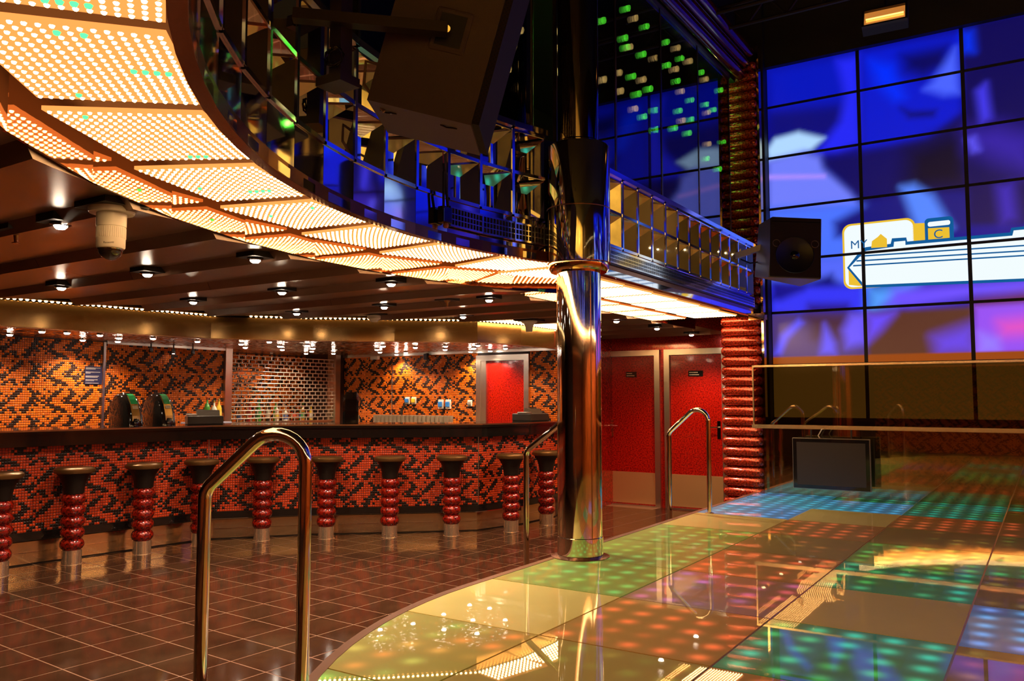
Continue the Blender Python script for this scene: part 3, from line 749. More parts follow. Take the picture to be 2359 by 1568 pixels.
def backceil_mat():
    """small mirror pieces, every cell tilted its own way"""
    m, t, b = nmat('back_bar_ceiling')
    g = t.nodes.new('ShaderNodeNewGeometry'); v = t.nodes.new('ShaderNodeTexVoronoi'); v.inputs['Scale'].default_value = 30
    t.links.new(g.outputs['Position'], v.inputs['Vector'])
    s1 = t.nodes.new('ShaderNodeVectorMath'); s1.operation = 'SUBTRACT'; s1.inputs[1].default_value = (0.5, 0.5, 0.5); t.links.new(v.outputs['Color'], s1.inputs[0])
    s2 = t.nodes.new('ShaderNodeVectorMath'); s2.operation = 'SCALE'; s2.inputs['Scale'].default_value = 0.9; t.links.new(s1.outputs[0], s2.inputs[0])
    s3 = t.nodes.new('ShaderNodeVectorMath'); s3.operation = 'ADD'; t.links.new(s2.outputs[0], s3.inputs[0]); t.links.new(g.outputs['Normal'], s3.inputs[1])
    s4 = t.nodes.new('ShaderNodeVectorMath'); s4.operation = 'NORMALIZE'; t.links.new(s3.outputs[0], s4.inputs[0]); t.links.new(s4.outputs[0], b.inputs['Normal'])
    b.inputs['Base Color'].default_value = (0.66, 0.50, 0.40, 1); b.inputs['Metallic'].default_value = 1.0; b.inputs['Roughness'].default_value = 0.16
    return m
struct('ceiling_back_bar', MB().prism(poly, 2.098, 2.14), backceil_mat())

# stools
def make_stool():
    t_ = thing('bar_stool', 'x', 'stool')
    MB().lathe([(0.0, 0.0), (0.088, 0.0), (0.088, 0.004), (0.082, 0.006), (0.082, 0.128), (0.0, 0.128)], 0, 0, 28, False).build('base_cylinder', pmat('stool_base_steel', (0.92, 0.72, 0.50), 0.16, 0.9), t_)
    bead = MB().lathe([(0.070, 0.0)] + [(0.070 + 0.030 * sin(pi * k / 10) ** 0.75, 0.098 * k / 10) for k in range(1, 10)] + [(0.070, 0.098)], 0, 0, 28).mesh('bead')
    bead.materials.append(REDBEAD)
    for k in range(5): link('bead', bead, t_, loc=(0, 0, 0.126 + 0.0985 * k))
    MB().lathe([(0.082, 0.615), (0.084, 0.64), (0.090, 0.68), (0.103, 0.73), (0.128, 0.775), (0.15, 0.80), (0.10, 0.806)], 0, 0, 28).build('cup', CUPM, t_)
    MB().lathe([(0.145, 0.792), (0.160, 0.797), (0.168, 0.812), (0.165, 0.830), (0.150, 0.843), (0.10, 0.848), (0.05, 0.843), (0.0, 0.841)], 0, 0, 32, False).build('seat', LEATHER, t_)
    return t_
stool0 = make_stool()
SP_ = [(-7.25, 3.45), (-7.25, 4.06), (-7.17, 4.68), (-7.10, 5.26), (-6.82, 5.79), (-6.35, 6.23), (-5.85, 6.65), (-5.37, 7.09), (-4.98, 7.65), (-4.91, 8.29)]
SL_ = ['bar stool of red lacquered beads cut off by the left edge of the picture', 'first fully visible red beaded bar stool from the left, standing nearest the camera',
       'second fully visible red beaded bar stool from the left, clear of the handrail', 'red beaded bar stool half hidden by the outer leg of the foreground handrail',
       'red beaded bar stool seen through the arch of the foreground handrail', 'red beaded bar stool just right of the foreground handrail',
       'red beaded bar stool second to the right of the foreground handrail', 'red beaded bar stool third to the right of the foreground handrail',
       'red beaded bar stool beside the bent kink of the handrail next to the pole', 'red beaded bar stool right against the mirror pole, last of the row']
for k, ((x, y), lb) in enumerate(zip(SP_, SL_)):
    o = stool0 if k == 0 else copy_tree(stool0)
    o.location = (x, y, 0); o.rotation_euler = (0, 0, 0.7 * k); o['label'] = lb; o['group'] = 'beaded stools along the bar'

# ------------------------------------------------------------------ back bar walls
XB, YB, ZT = -9.0, 9.15, 2.075
wb = MB().box(XB - 0.12, XB, 0.9, 7.0, 0, 2.6).box(XB - 0.12, XB, 8.98, 9.4, 0, 2.6).box(XB - 0.12, XB, 7.0, 8.98, 0, 1.08)
struct('wall_back_bar_long', wb, GROUT); wbo = bpy.data.objects['wall_back_bar_long']
mosaic('mosaic_tiles', wbo, (XB, 2.9), (XB, 5.315), 0.98, 2.09, ORA_L, ORA_D, u0=2, v0=3)
mosaic('mosaic_tiles', wbo, (XB, 5.345), (XB, 6.955), 0.98, ZT, ORA_L, ORA_D, u0=4, v0=11)
struct('wall_back_bar_end', MB().box(-9.1, -6.50, YB, YB + 0.12, 0, 2.6).box(-5.66, -5.18, YB, YB + 0.12, 0, 2.6).box(-6.50, -5.66, YB, YB + 0.12, 2.03, 2.6), GROUT)
wbe = bpy.data.objects['wall_back_bar_end']
mosaic('mosaic_tiles', wbe, (-8.99, YB), (-8.03, YB), 0.98, ZT, ORA_L, ORA_D, u0=25, v0=0)
mosaic('mosaic_tiles', wbe, (-8.01, YB), (-6.50, YB), 0.98, ZT, ORA_L, ORA_D, u0=30, v0=0)
mosaic('mosaic_tiles', wbe, (-5.66, YB), (-5.18, YB), 0.98, ZT, ORA_L, ORA_D, u0=13, v0=1)
struct('trim_1', MB().box(XB, XB + 0.02, 5.316, 5.344, 0.98, 2.09), BRUSHED)
struct('trim_2', MB().box(XB, XB + 0.04, 5.345, 6.955, ZT - 0.005, 2.098), BRUSHED)
struct('trim_3', MB().box(-8.99, -5.18, YB - 0.04, YB, ZT - 0.01, 2.098), BRUSHED)
struct('trim_4', MB().box(-8.028, -8.012, YB - 0.012, YB, 0.98, ZT), CHROME)
# niche behind the rolling grille
struct('wall_niche', MB().box(-9.72, -9.65, 6.8, 9.2, 0.9, 2.6).box(-9.65, -9.12, 6.9, 7.0, 0.9, 2.6).box(-9.65, -9.12, 8.98, 9.08, 0.9, 2.6), GROUT)
mosaic('mosaic_tiles', bpy.data.objects['wall_niche'], (-9.65, 7.0), (-9.65, 8.98), 1.08, 2.09, ORA_L, ORA_D, u0=9, v0=1)
struct('ceiling_niche', MB().box(-9.7, -9.0, 6.95, 9.02, 2.098, 2.14), pmat('niche_ceiling', (0.5, 0.4, 0.32), 0.25, 0.9))
struct('trim_5', MB().box(XB - 0.12, XB + 0.05, 6.955, 7.06, 0.98, 2.098), BRUSHED)
struct('trim_6', MB().box(XB - 0.12, XB + 0.05, 8.93, 9.03, 0.98, 2.098), BRUSHED)
shelf = MB().box(-9.64, -9.02, 7.0, 8.98, 1.08, 1.12).build('bottle_shelf', BRUSHED, None, label='steel shelf carrying liquor bottles behind the rolling grille', cat='shelf')
GATEM = pmat('grille_steel', (0.72, 0.60, 0.50), 0.33, 0.75)
gate = thing('roller_grille', 'lowered chrome roller grille closing off the bottle shelf', 'grille', (XB + 0.0, 7.06, 1.12))
rod = MB().tube([(0, 0, 0), (0, 1.87, 0)], 0.0070, 8).mesh('rod'); rod.materials.append(GATEM)
NR = 18; gp = 0.0525
for k in range(NR): link('rod', rod, gate, loc=(0, 0, 0.01 + gp * k))
for k in range(NR - 1):
    lk = MB()
    for i in range(17):
        y = (i + (0.5 if k % 2 else 0.0) + .25) * 0.110
        if y < 1.86: lk.box(-0.004, 0.004, y - 0.0065, y + 0.0065, 0, gp)
    lk.build('link_row', GATEM, gate, kind='stuff').location = (0, 0, 0.01 + gp * k)
MB().box(-0.02, 0.02, 0, 1.87, -0.005, 0.016).build('bottom_bar', BRUSHED, gate)
nl = thing('added_niche_lamp', 'added lamp in the ceiling lighting the shelved bottles', 'lamp', (-9.25, 7.95, 2.08))  # lamp added so the bottles in the niche show
MB().lathe([(0.03, 0.0), (0.035, 0.018)], 0, 0, 14).build('housing', CHROME, nl)
# bottles in the niche
def bottle_mesh(style):
    hh, r = style
    return MB().lathe([(0.0, 0.0), (r, 0.0), (r, hh * 0.58), (r * 0.75, hh * 0.68), (r * 0.34, hh * 0.76), (r * 0.32, hh * 0.93), (0.0, hh * 0.93)], 0, 0, 12, False)
BCOL = {'green': (0.05, 0.25, 0.03), 'amber': (0.40, 0.14, 0.02), 'clear': (0.62, 0.60, 0.52), 'dark': (0.03, 0.02, 0.015), 'yellow': (0.75, 0.48, 0.04), 'red': (0.45, 0.03, 0.02), 'blue': (0.08, 0.16, 0.5)}
LCOL = [(0.7, 0.65, 0.55), (0.6, 0.1, 0.05), (0.75, 0.55, 0.1), (0.1, 0.35, 0.1), (0.1, 0.15, 0.45)]
def bottle(loc, colr, hh, r, lab, label, group=None):
    t_ = thing('bottle', label, 'bottle', loc, 0, group)
    bottle_mesh((hh, r)).build('glass_body', pmat('bottle_' + colr, BCOL[colr], 0.08, 0.0, 0.7, coat=0.5), t_)
    MB().lathe([(r + .001, hh * .15), (r + .001, hh * .48)], 0, 0, 12, False).build('paper_label', pmat('bottle_label_%d' % lab, LCOL[lab], 0.5), t_)
    MB().lathe([(r * .36, hh * .90), (r * .36, hh), (0, hh)], 0, 0, 10, False).build('cap', pmat('bottle_cap_%d' % lab, [c * .6 for c in LCOL[lab]], 0.3, 0.5), t_)
ORD = 'first second third fourth fifth sixth seventh eighth ninth tenth eleventh twelfth thirteenth fourteenth fifteenth sixteenth seventeenth eighteenth nineteenth twentieth twenty-first twenty-second twenty-third twenty-fourth twenty-fifth twenty-sixth twenty-seventh twenty-eighth twenty-ninth thirtieth thirty-first thirty-second'.split()
for k in range(22):
    c_ = ['amber', 'clear', 'green', 'clear', 'amber', 'dark', 'red', 'amber', 'green', 'yellow', 'dark'][k % 11]
    hh = 0.24 + 0.12 * random.random() - (0.06 if k > 13 else 0)
    bottle((-9.30 - 0.12 * (k % 2), 7.14 + 0.082 * k, 1.12), c_, hh, 0.028 + 0.010 * random.random(), k % 5,
           '%s liquor bottle behind the roller grille, %s from the left' % ({'clear': 'clear glass', 'dark': 'dark brown', 'red': 'red'}.get(c_, c_), ORD[k]), 'liquor bottles behind the grille')
# cabinets under back wall (carry the things on the back counter)
struct('trim_back_counter', MB().box(-8.99, -8.45, 2.9, 9.14, 0.86, 0.98).box(-8.45, -6.52, 8.6, 9.14, 0.86, 0.98), BLACKG)

# bar back door (red) in the end wall
def red_door(name, label, x0, x1, y, ztop, kick, closer, sign_w, handle_side, see_frame_left=True):
    """door leaf in a brushed steel frame, facing -Y"""
    t_ = thing(name, label, 'door', ((x0 + x1) / 2, y, 0)); w = (x1 - x0) / 2
    f = 0.075
    MB().box(-w, -w + f, -0.04, 0.05, 0, ztop).build('frame_jamb', BRUSHED, t_)
    MB().box(w - f, w, -0.04, 0.05, 0, ztop).build('frame_jamb', BRUSHED, t_)
    MB().box(-w + f, w - f, -0.04, 0.05, ztop - f, ztop).build('frame_head', BRUSHED, t_)
    MB().box(-w + f + .004, w - f - .004, 0.0, 0.045, 0.015, ztop - f - .004).build('leaf', REDDOOR, t_)
    if kick: MB().box(-w + f + .006, w - f - .006, -0.006, 0.0, 0.03, kick).build('kick_plate', pmat('door_kick', (0.75, 0.42, 0.18), 0.35, 0.75, bump=(6, 0.03)), t_)
    MB().box(-w + f, w - f, -0.05, 0.05, 0, 0.014).build('threshold', BRUSHED, t_)
    if sign_w:
        s_ = MB().box(-sign_w / 2, sign_w / 2, -0.008, 0.0, 1.74, 1.815).build('sign_plate', BLACKG, t_, label='small black name plate')
        pr = MB(); 
        for zz, ww in ((1.792, 0.42), (1.762, 0.55)):
            x = -sign_w / 2 + 0.015
            while x < -sign_w / 2 + sign_w * (ww + .2): pr.box(x, x + 0.012, -0.0095, -0.008, zz - 0.006, zz + 0.006); x += 0.017
        pr.build('print', pmat('sign_print', (0.55, 0.42, 0.28), 0.5), s_)
    if handle_side:
        hx = handle_side * (w - f - 0.055)
        hp = MB().box(hx - 0.022, hx + 0.022, -0.008, 0.0, 0.93, 1.16).build('handle_plate', CHROME, t_)
        MB().tube([(hx, -0.008, 1.08), (hx, -0.05, 1.08), (hx - handle_side * 0.11, -0.052, 1.075)], 0.009, 8).build('handle', CHROME, hp)
    return t_
red_door('red_door', 'red lacquered door behind the bar in a brushed steel frame', -6.50, -5.66, YB, 2.03, 0, 0, 0, 0)
bd = bpy.data.objects['red_door']
MB().box(-0.345, -0.26, -0.03, 0.0, 0.02, 1.955).build('frame_panel', BRUSHED, bd)

# door wall under the straight balcony
YD = 10.42
WALLR = red_lacquer('red_wall_panel', (0.20, 0.003, 0.001), (0.55, 0.010, 0.003), 55)
struct('wall_doors', MB().box(-5.6, -5.235, YD, YD + 0.1, 0, 2.6).box(-4.38, -4.315, YD, YD + 0.1, 0, 2.6).box(-5.235, -4.38, YD, YD + 0.1, 2.105, 2.6).box(-3.45, -2.6, YD, YD + 0.1, 0, 2.6).box(-4.315, -3.45, YD, YD + 0.1, 2.105, 2.6), WALLR)
struct('wall_bar_return', MB().box(-5.18, -5.10, YB, YD, 0, 2.6), WALLR)
red_door('red_door', 'red patterned door with steel kick plate just right of the mirror pole', -5.235, -4.38, YD, 2.105, 0.45, 1, 0.16, -1)
red_door('red_door', 'red patterned door with steel kick plate partly hidden by the red tube pillar', -4.315, -3.45, YD, 2.105, 0.45, 1, 0.20, 1)

# ------------------------------------------------------------------ pillar of stacked red tubes
pil = thing('tube_pillar', 'tall pillar of stacked horizontal red lacquered tubes beside the video wall', 'pillar', (-2.915, 9.30, 0))
L2 = 0.235; rt = 0.056
prof = []
tb = MB(); V = []; n = 18
st = [(-L2, 0.010), (-L2 + 0.006, 0.036), (-L2 + 0.022, 0.051), (-L2 + 0.045, rt), (L2 - 0.045, rt), (L2 - 0.022, 0.051), (L2 - 0.006, 0.036), (L2, 0.010)]
for x, r in st:
    for k in range(n): a = 2 * pi * k / n; V.append((x, r * cos(a), r * sin(a)))
F = [(i * n + k, i * n + (k + 1) % n, (i + 1) * n + (k + 1) % n, (i + 1) * n + k) for i in range(len(st) - 1) for k in range(n)]
tb.add(V, F, True); tb.f += [tuple(range(n - 1, -1, -1)), tuple(range((len(st) - 1) * n, len(st) * n))]; tb.sm += [False, False]
tme = tb.mesh('tube'); tme.materials.append(REDTUBE)
for k in range(47):
    z = 0.06 + 0.1135 * k
    if 2.36 < z < 2.50: continue
    link('tube', tme, pil, loc=(0, 0, z))
MB().box(-0.20, 0.20, 0.02, 0.06, 0, 5.4).build('core_plate', BLACK, pil)
struct('trim_pillar', MB().box(-2.68, -2.655, 9.28, 9.50, 0, 5.5).box(-2.80, -2.62, 9.20, 9.30, 2.33, 2.40), GOLDM)
struct('wall_pillar_back', MB().box(-3.10, -2.64, 9.42, 9.55, 0, 6.4), BLACK)

# ------------------------------------------------------------------ video wall
PAINT = [
([(-2.64, 5.32), (-1.64, 5.29), (-1.64, 4.66), (-2.63, 4.77)], 0.073, (5, 22, 190)),
([(-2.63, 4.79), (-1.66, 4.73), (-1.73, 4.58), (-1.92, 4.41), (-2.63, 4.49)], 0.073, (10, 12, 120)),
([(-1.86, 5.25), (-1.63, 5.25), (-1.63, 4.26), (-1.88, 4.21), (-2.11, 4.23), (-1.85, 4.55), (-1.78, 4.83)], 0.052, (35, 40, 245)),
([(-2.66, 4.36), (-2.57, 4.48), (-2.3, 4.51), (-2.02, 4.39), (-2.16, 4.28), (-2.4, 4.23), (-2.65, 4.22)], 0.031, (175, 215, 255)),
([(-2.66, 4.23), (-2.25, 4.28), (-2.07, 4.18), (-2.0, 4.02), (-1.74, 3.74), (-1.62, 3.53), (-2.67, 3.64)], 0.047, (112, 125, 250)),
([(-2.66, 4.06), (-2.02, 3.97), (-2.02, 3.93), (-2.67, 4.01)], 0.021, (170, 140, 255)),
([(-2.67, 3.66), (-1.61, 3.6), (-1.63, 2.93), (-2.69, 3.03)], 0.062, (75, 115, 255)),
([(-1.6, 5.29), (-0.62, 5.27), (-0.65, 4.41), (-0.79, 4.3), (-1.0, 4.18), (-1.61, 4.19)], 0.042, (8, 25, 205)),
([(-1.51, 5.17), (-1.29, 5.07), (-1.18, 4.69), (-1.28, 4.68), (-1.45, 4.91)], 0.062, (0, 45, 255)),
([(-1.2, 5.17), (-0.76, 5.17), (-0.75, 4.95), (-1.0, 4.87), (-1.17, 4.97)], 0.073, (8, 8, 95)),
([(-0.92, 4.79), (-0.68, 5.12), (-0.66, 4.63), (-0.8, 4.64), (-0.98, 4.74)], 0.047, (75, 100, 255)),
([(-1.22, 4.58), (-1.12, 4.52), (-0.89, 4.49), (-0.91, 4.43), (-1.14, 4.46)], 0.036, (8, 8, 100)),
([(-0.96, 4.2), (-0.64, 4.41), (-0.6, 3.61), (-1.64, 3.58), (-1.75, 3.74), (-2.03, 4.06), (-2.04, 4.16), (-1.63, 4.16)], 0.047, (13, 10, 95)),
([(-1.17, 4.11), (-0.59, 4.27), (-0.6, 3.61), (-1.23, 3.65)], 0.114, (13, 8, 40)),
([(-0.61, 5.34), (0.5, 5.34), (0.5, 3.14), (-0.65, 3.23)], 0.026, (14, 9, 85)),
([(-0.61, 5.27), (-0.52, 5.26), (-0.51, 5.04), (-0.61, 5.06)], 0.052, (0, 50, 255)),
([(-0.5, 4.62), (-0.42, 4.68), (-0.39, 4.32), (-0.47, 4.28)], 0.047, (70, 60, 245)),
([(-0.6, 4.22), (-0.32, 4.22), (-0.03, 4.08), (-0.04, 3.68), (-0.34, 3.86), (-0.58, 4.04)], 0.114, (52, 32, 165)),
([(-0.61, 4.13), (-0.54, 4.14), (-0.5, 4.0), (-0.56, 3.99)], 0.042, (95, 85, 250)),
([(-0.35, 3.59), (-0.23, 3.6), (-0.21, 3.26), (-0.32, 3.23)], 0.062, (60, 40, 190)),
([(-1.62, 3.56), (-1.19, 3.66), (-0.63, 3.56), (-0.64, 3.18), (-1.59, 3.21), (-1.93, 3.25), (-1.94, 3.42), (-1.76, 3.5)], 0.047, (20, 22, 125)),
([(-1.25, 3.72), (-1.12, 3.73), (-0.94, 3.58), (-0.77, 3.22), (-1.11, 3.23), (-1.19, 3.52)], 0.047, (85, 135, 255)),
([(-2.65, 3.05), (-1.59, 3.0), (-1.6, 2.63), (-1.96, 2.74), (-2.66, 2.77)], 0.052, (85, 105, 250)),
([(-2.2, 2.76), (-1.98, 2.83), (-1.92, 2.69), (-2.11, 2.51), (-2.3, 2.57)], 0.047, (16, 14, 110)),
([(-2.66, 2.74), (-1.6, 2.67), (-1.61, 2.37), (-2.66, 2.43)], 0.042, (55, 55, 245)),
([(-2.63, 2.79), (-2.24, 2.74), (-2.29, 2.67), (-2.54, 2.58), (-2.65, 2.59)], 0.042, (22, 18, 140)),
([(-2.23, 2.51), (-1.83, 2.49), (-1.77, 2.39), (-2.25, 2.41)], 0.052, (38, 20, 110)),
([(-1.6, 2.64), (-1.13, 2.65), (-1.35, 2.46), (-1.61, 2.36)], 0.073, (85, 160, 255)),
([(-1.34, 2.62), (0.5, 2.65), (0.5, 2.41), (-0.6, 2.48), (-1.18, 2.4), (-1.44, 2.44)], 0.062, (110, 80, 255)),
([(-0.6, 2.46), (0.5, 2.56), (0.5, 2.37), (-0.6, 2.35)], 0.062, (105, 40, 25)),
([(-2.66, 2.43), (-1.59, 2.38), (-1.6, 1.88), (-2.68, 1.9)], 0.031, (78, 55, 120)),
([(-2.25, 2.39), (-1.84, 2.37), (-1.8, 2.15), (-1.98, 2.01), (-2.21, 2.12)], 0.062, (72, 38, 60)),
([(-2.63, 1.96), (-2.55, 2.18), (-2.35, 2.35), (-2.3, 2.3), (-2.47, 2.13), (-2.55, 1.96)], 0.031, (85, 80, 255)),
([(-2.12, 1.95), (-2.07, 2.28), (-1.96, 2.06), (-1.96, 1.94)], 0.042, (95, 85, 255)),
([(-1.88, 2.2), (-1.79, 2.37), (-1.63, 2.37), (-1.64, 2.05), (-1.84, 2.01)], 0.052, (110, 90, 255)),
([(-1.61, 2.39), (-0.6, 2.39), (-0.61, 1.88), (-1.63, 1.88)], 0.031, (92, 52, 38)),
([(-1.61, 2.36), (-1.35, 2.36), (-1.49, 2.19), (-1.62, 2.07)], 0.052, (105, 75, 255)),
([(-0.99, 2.09), (-0.62, 2.21), (-0.61, 1.92), (-0.95, 1.91)], 0.073, (105, 70, 230)),
([(-0.6, 2.39), (0.5, 2.41), (0.5, 1.9), (-0.61, 1.9)], 0.031, (150, 80, 240)),
([(-0.39, 2.22), (0.5, 2.29), (0.5, 2.07), (-0.36, 2.09)], 0.073, (230, 80, 190)),
([(-0.57, 2.12), (-0.4, 2.05), (-0.39, 1.92), (-0.58, 1.91)], 0.047, (150, 120, 255)),
([(-3, 1.925), (5, 1.925), (5, 1.80), (-3, 1.80)], 0.006, (150, 68, 12)),
([(-3, 1.82), (5, 1.82), (5, 1.0), (-3, 1.0)], 0.006, (100, 76, 30)),
]
def picture(X, Z):
    lin = lambda c: np.array(srgb(c))
    out = np.zeros(X.shape + (3,)); out[:] = lin((10, 12, 140))
    X = np.where(X > 0.395, -2.665 + np.mod(X + 2.665, 3.06), X)
    for poly, soft, colr in PAINT:
        P = np.array(poly); n = len(P); inside = np.zeros(X.shape, bool); dist = np.full(X.shape, 9.0)
        for i in range(n):
            a, b = P[i], P[(i + 1) % n]
            cond = ((a[1] > Z) != (b[1] > Z))
            with np.errstate(divide='ignore', invalid='ignore'):
                xi = (b[0] - a[0]) * (Z - a[1]) / (b[1] - a[1] + 1e-12) + a[0]
            inside ^= cond & (X < xi)
            e = b - a; t_ = np.clip(((X - a[0]) * e[0] + (Z - a[1]) * e[1]) / (e @ e), 0, 1)
            dist = np.minimum(dist, np.hypot(X - a[0] - t_ * e[0], Z - a[1] - t_ * e[1]))
        sd = np.where(inside, dist, -dist); w = np.clip(0.5 + sd / (3.4 * soft), 0, 1); w = (w * w * (3 - 2 * w))[..., None]
        out = out * (1 - w) + lin(colr) * w
    return out
YV = 9.60
SCREEN = attr_mat('screen_picture', 0.25, 0.0, 0.4, 0.0, emission=0.70)
vw = thing('video_wall', 'video wall of large screens showing a blue picture with a white ship graphic', 'screen', (0, YV, 0))
cw, rh, bez = 1.02, 0.606, 0.019
zb0 = [1.222 + rh * k for k in range(7)]
for ci in range(6):
    for k in range(7):
        x0, x1, z0, z1 = -2.665 + cw * ci + bez, -2.665 + cw * (ci + 1) - bez, zb0[k] + bez * .8, zb0[k] + rh - bez * .8
        nx_, nz_ = (44, 26) if ci < 3 else (6, 4)
        gx, gz = np.meshgrid(np.linspace(x0, x1, nx_), np.linspace(z0, z1, nz_), indexing='ij')
        V = [(float(a), 0.0, float(b)) for a, b in zip(gx.ravel(), gz.ravel())]
        F = [(i * nz_ + j, (i + 1) * nz_ + j, (i + 1) * nz_ + j + 1, i * nz_ + j + 1) for i in range(nx_ - 1) for j in range(nz_ - 1)]
        me = bpy.data.meshes.new('screen'); me.from_pydata(V, [], F); me.update()
        c4 = np.ones((nx_ * nz_, 4)); c4[:, :3] = picture(gx, gz).reshape(-1, 3)
        at = me.color_attributes.new('Col', 'FLOAT_COLOR', 'POINT'); at.data.foreach_set('color', c4.ravel())
        me.materials.append(SCREEN); link('screen', me, vw)
vs = thing('video_wall', 'added side video wall with blue picture on the unseen right gallery', 'screen', (4.12, 0, 0))  # added unseen screens that give the mirrored fronts their blue
for ci in range(5):
    for k in range(4):
        y0, y1, z0, z1 = 4.35 + cw * ci + bez, 4.35 + cw * (ci + 1) - bez, 3.24 + rh * k + bez, 3.24 + rh * (k + 1) - bez
        gy, gz = np.meshgrid(np.linspace(y0, y1, 10), np.linspace(z0, z1, 7), indexing='ij')
        me = bpy.data.meshes.new('screen'); me.from_pydata([(0.0, float(a), float(b)) for a, b in zip(gy.ravel(), gz.ravel())], [], [(i * 7 + j, i * 7 + j + 1, (i + 1) * 7 + j + 1, (i + 1) * 7 + j) for i in range(9) for j in range(6)]); me.update()
        c4 = np.ones((70, 4)); c4[:, :3] = picture(gy - 6.9, gz - 0.2).reshape(-1, 3)
        at = me.color_attributes.new('Col', 'FLOAT_COLOR', 'POINT'); at.data.foreach_set('color', c4.ravel())
        me.materials.append(SCREEN); link('screen', me, vs)
MB().box(0.004, 0.07, 4.33, 4.37 + cw * 5, 3.22, 5.70).build('bezel_frame', BLACK, vs)
MB().box(-2.68, -2.665 + cw * 6, 0.004, 0.08, 1.2, 5.48).build('bezel_frame', BLACK, vw)
struct('wall_valance', MB().box(-2.66, 4.6, 9.50, 9.58, 5.31, 6.4), BLACK)
# graphic on the screens: flat lit shapes a millimetre in front of the glass, with the screen gaps left dark
WHT = emat('screen_white', srgb((240, 250, 252)), 0.70); TEAL = emat('screen_teal', srgb((20, 90, 150)), 0.70); YEL = emat('screen_yellow', srgb((235, 190, 50)), 0.70)
def seg_clip(poly):
    res = []
    for ci in range(3):
        for k in range(7):
            x0, x1, z0, z1 = -2.665 + cw * ci + bez, -2.665 + cw * (ci + 1) - bez, zb0[k] + bez * .8, zb0[k] + rh - bez * .8
            q = clip(poly, [((x0, z0), (x1, z0)), ((x1, z0), (x1, z1)), ((x1, z1), (x0, z1)), ((x0, z1), (x0, z0))])
            if len(q) >= 3: res.append(q)
    return res
def flat(poly, yy, mat, name='picture_shape'):
    mb = MB()
    for q in seg_clip(poly):
        n = len(q); a = sum(q[i][0] * q[(i + 1) % n][1] - q[(i + 1) % n][0] * q[i][1] for i in range(n))
        mb.add([(x, yy, z) for x, z in q], [tuple(range(n)) if a > 0 else tuple(range(n - 1, -1, -1))])
    return mb.build(name, mat, vw)
def rrect(x0, x1, z0, z1, r):
    out = []
    for cx_, cz_, a0 in ((x1 - r, z1 - r, 0), (x0 + r, z1 - r, 90), (x0 + r, z0 + r, 180), (x1 - r, z0 + r, 270)):
        out += [(cx_ + r * cos(radians(a0 + 15 * k)), cz_ + r * sin(radians(a0 + 15 * k))) for k in range(7)]
    return out
flat(rrect(-1.855, -1.12, 2.65, 3.375, 0.09), -0.001, YEL); flat(rrect(-1.835, -1.14, 2.67, 3.355, 0.08), -0.002, WHT)
flat([(-1.80, 2.70), (-1.70, 2.68), (-1.60, 2.68), (-1.60, 3.02), (-1.72, 3.0), (-1.80, 2.88)], -0.0025, YEL)
flat([(-1.15, 3.12), (-1.02, 3.10), (-1.02, 3.30), (-1.15, 3.31)], -0.002, YEL)
flat(rrect(-1.03, -0.76, 3.08, 3.345, 0.04), -0.003, TEAL); flat(rrect(-1.0, -0.79, 3.255, 3.305, 0.02), -0.004, WHT); flat([(-1.0, 3.11), (-0.8, 3.11), (-0.8, 3.23), (-1.0, 3.24)], -0.004, YEL)
def ccw_parts(parts, yy, mat):
    for p in parts: flat(p, yy, mat)
ccw_parts([[(-1.815, 2.89), (-1.65, 2.655), (-1.62, 3.10), (-1.71, 3.02)], [(-1.65, 2.655), (0.5, 2.59), (0.5, 3.11), (-1.19, 3.12), (-1.62, 3.10)],
           [(-1.38, 3.05), (-1.19, 3.05), (-1.21, 3.165), (-1.35, 3.17)], [(-0.28, 3.05), (0.5, 3.05), (0.5, 3.17), (-0.25, 3.16)]], -0.005, TEAL)
ccw_parts([[(-1.79, 2.89), (-1.64, 2.685), (-1.61, 3.06), (-1.69, 2.99)], [(-1.64, 2.685), (0.5, 2.62), (0.5, 3.075), (-1.2, 3.085), (-1.61, 3.06)],
           [(-1.34, 3.05), (-1.22, 3.05), (-1.22, 3.13), (-1.33, 3.13)], [(-0.25, 3.05), (0.5, 3.05), (0.5, 3.13), (-0.23, 3.13)]], -0.006, WHT)
for za, zb_, xa in ((3.015, 2.96, -1.67), (2.965, 2.905, -1.715), (2.915, 2.86, -1.75)):
    flat([(xa, za - 0.016), (0.5, zb_ - 0.014), (0.5, zb_), (xa, za)], -0.007, TEAL)
flat([(-1.56, 3.085), (-1.40, 3.08), (-1.40, 3.17), (-1.46, 3.23), (-1.49, 3.20), (-1.55, 3.16)], -0.008, YEL)
tm = text_mesh('MY', 0.13); tm.materials.append(TEAL); o = link('lettering', tm, vw, loc=(-1.775, -0.0085, 3.095)); o.rotation_euler = (pi / 2, 0, 0)
tm = text_mesh('C', 0.13); tm.materials.append(TEAL); o = link('lettering', tm, vw, loc=(-0.95, -0.0085, 3.125)); o.rotation_euler = (pi / 2, 0, 0)

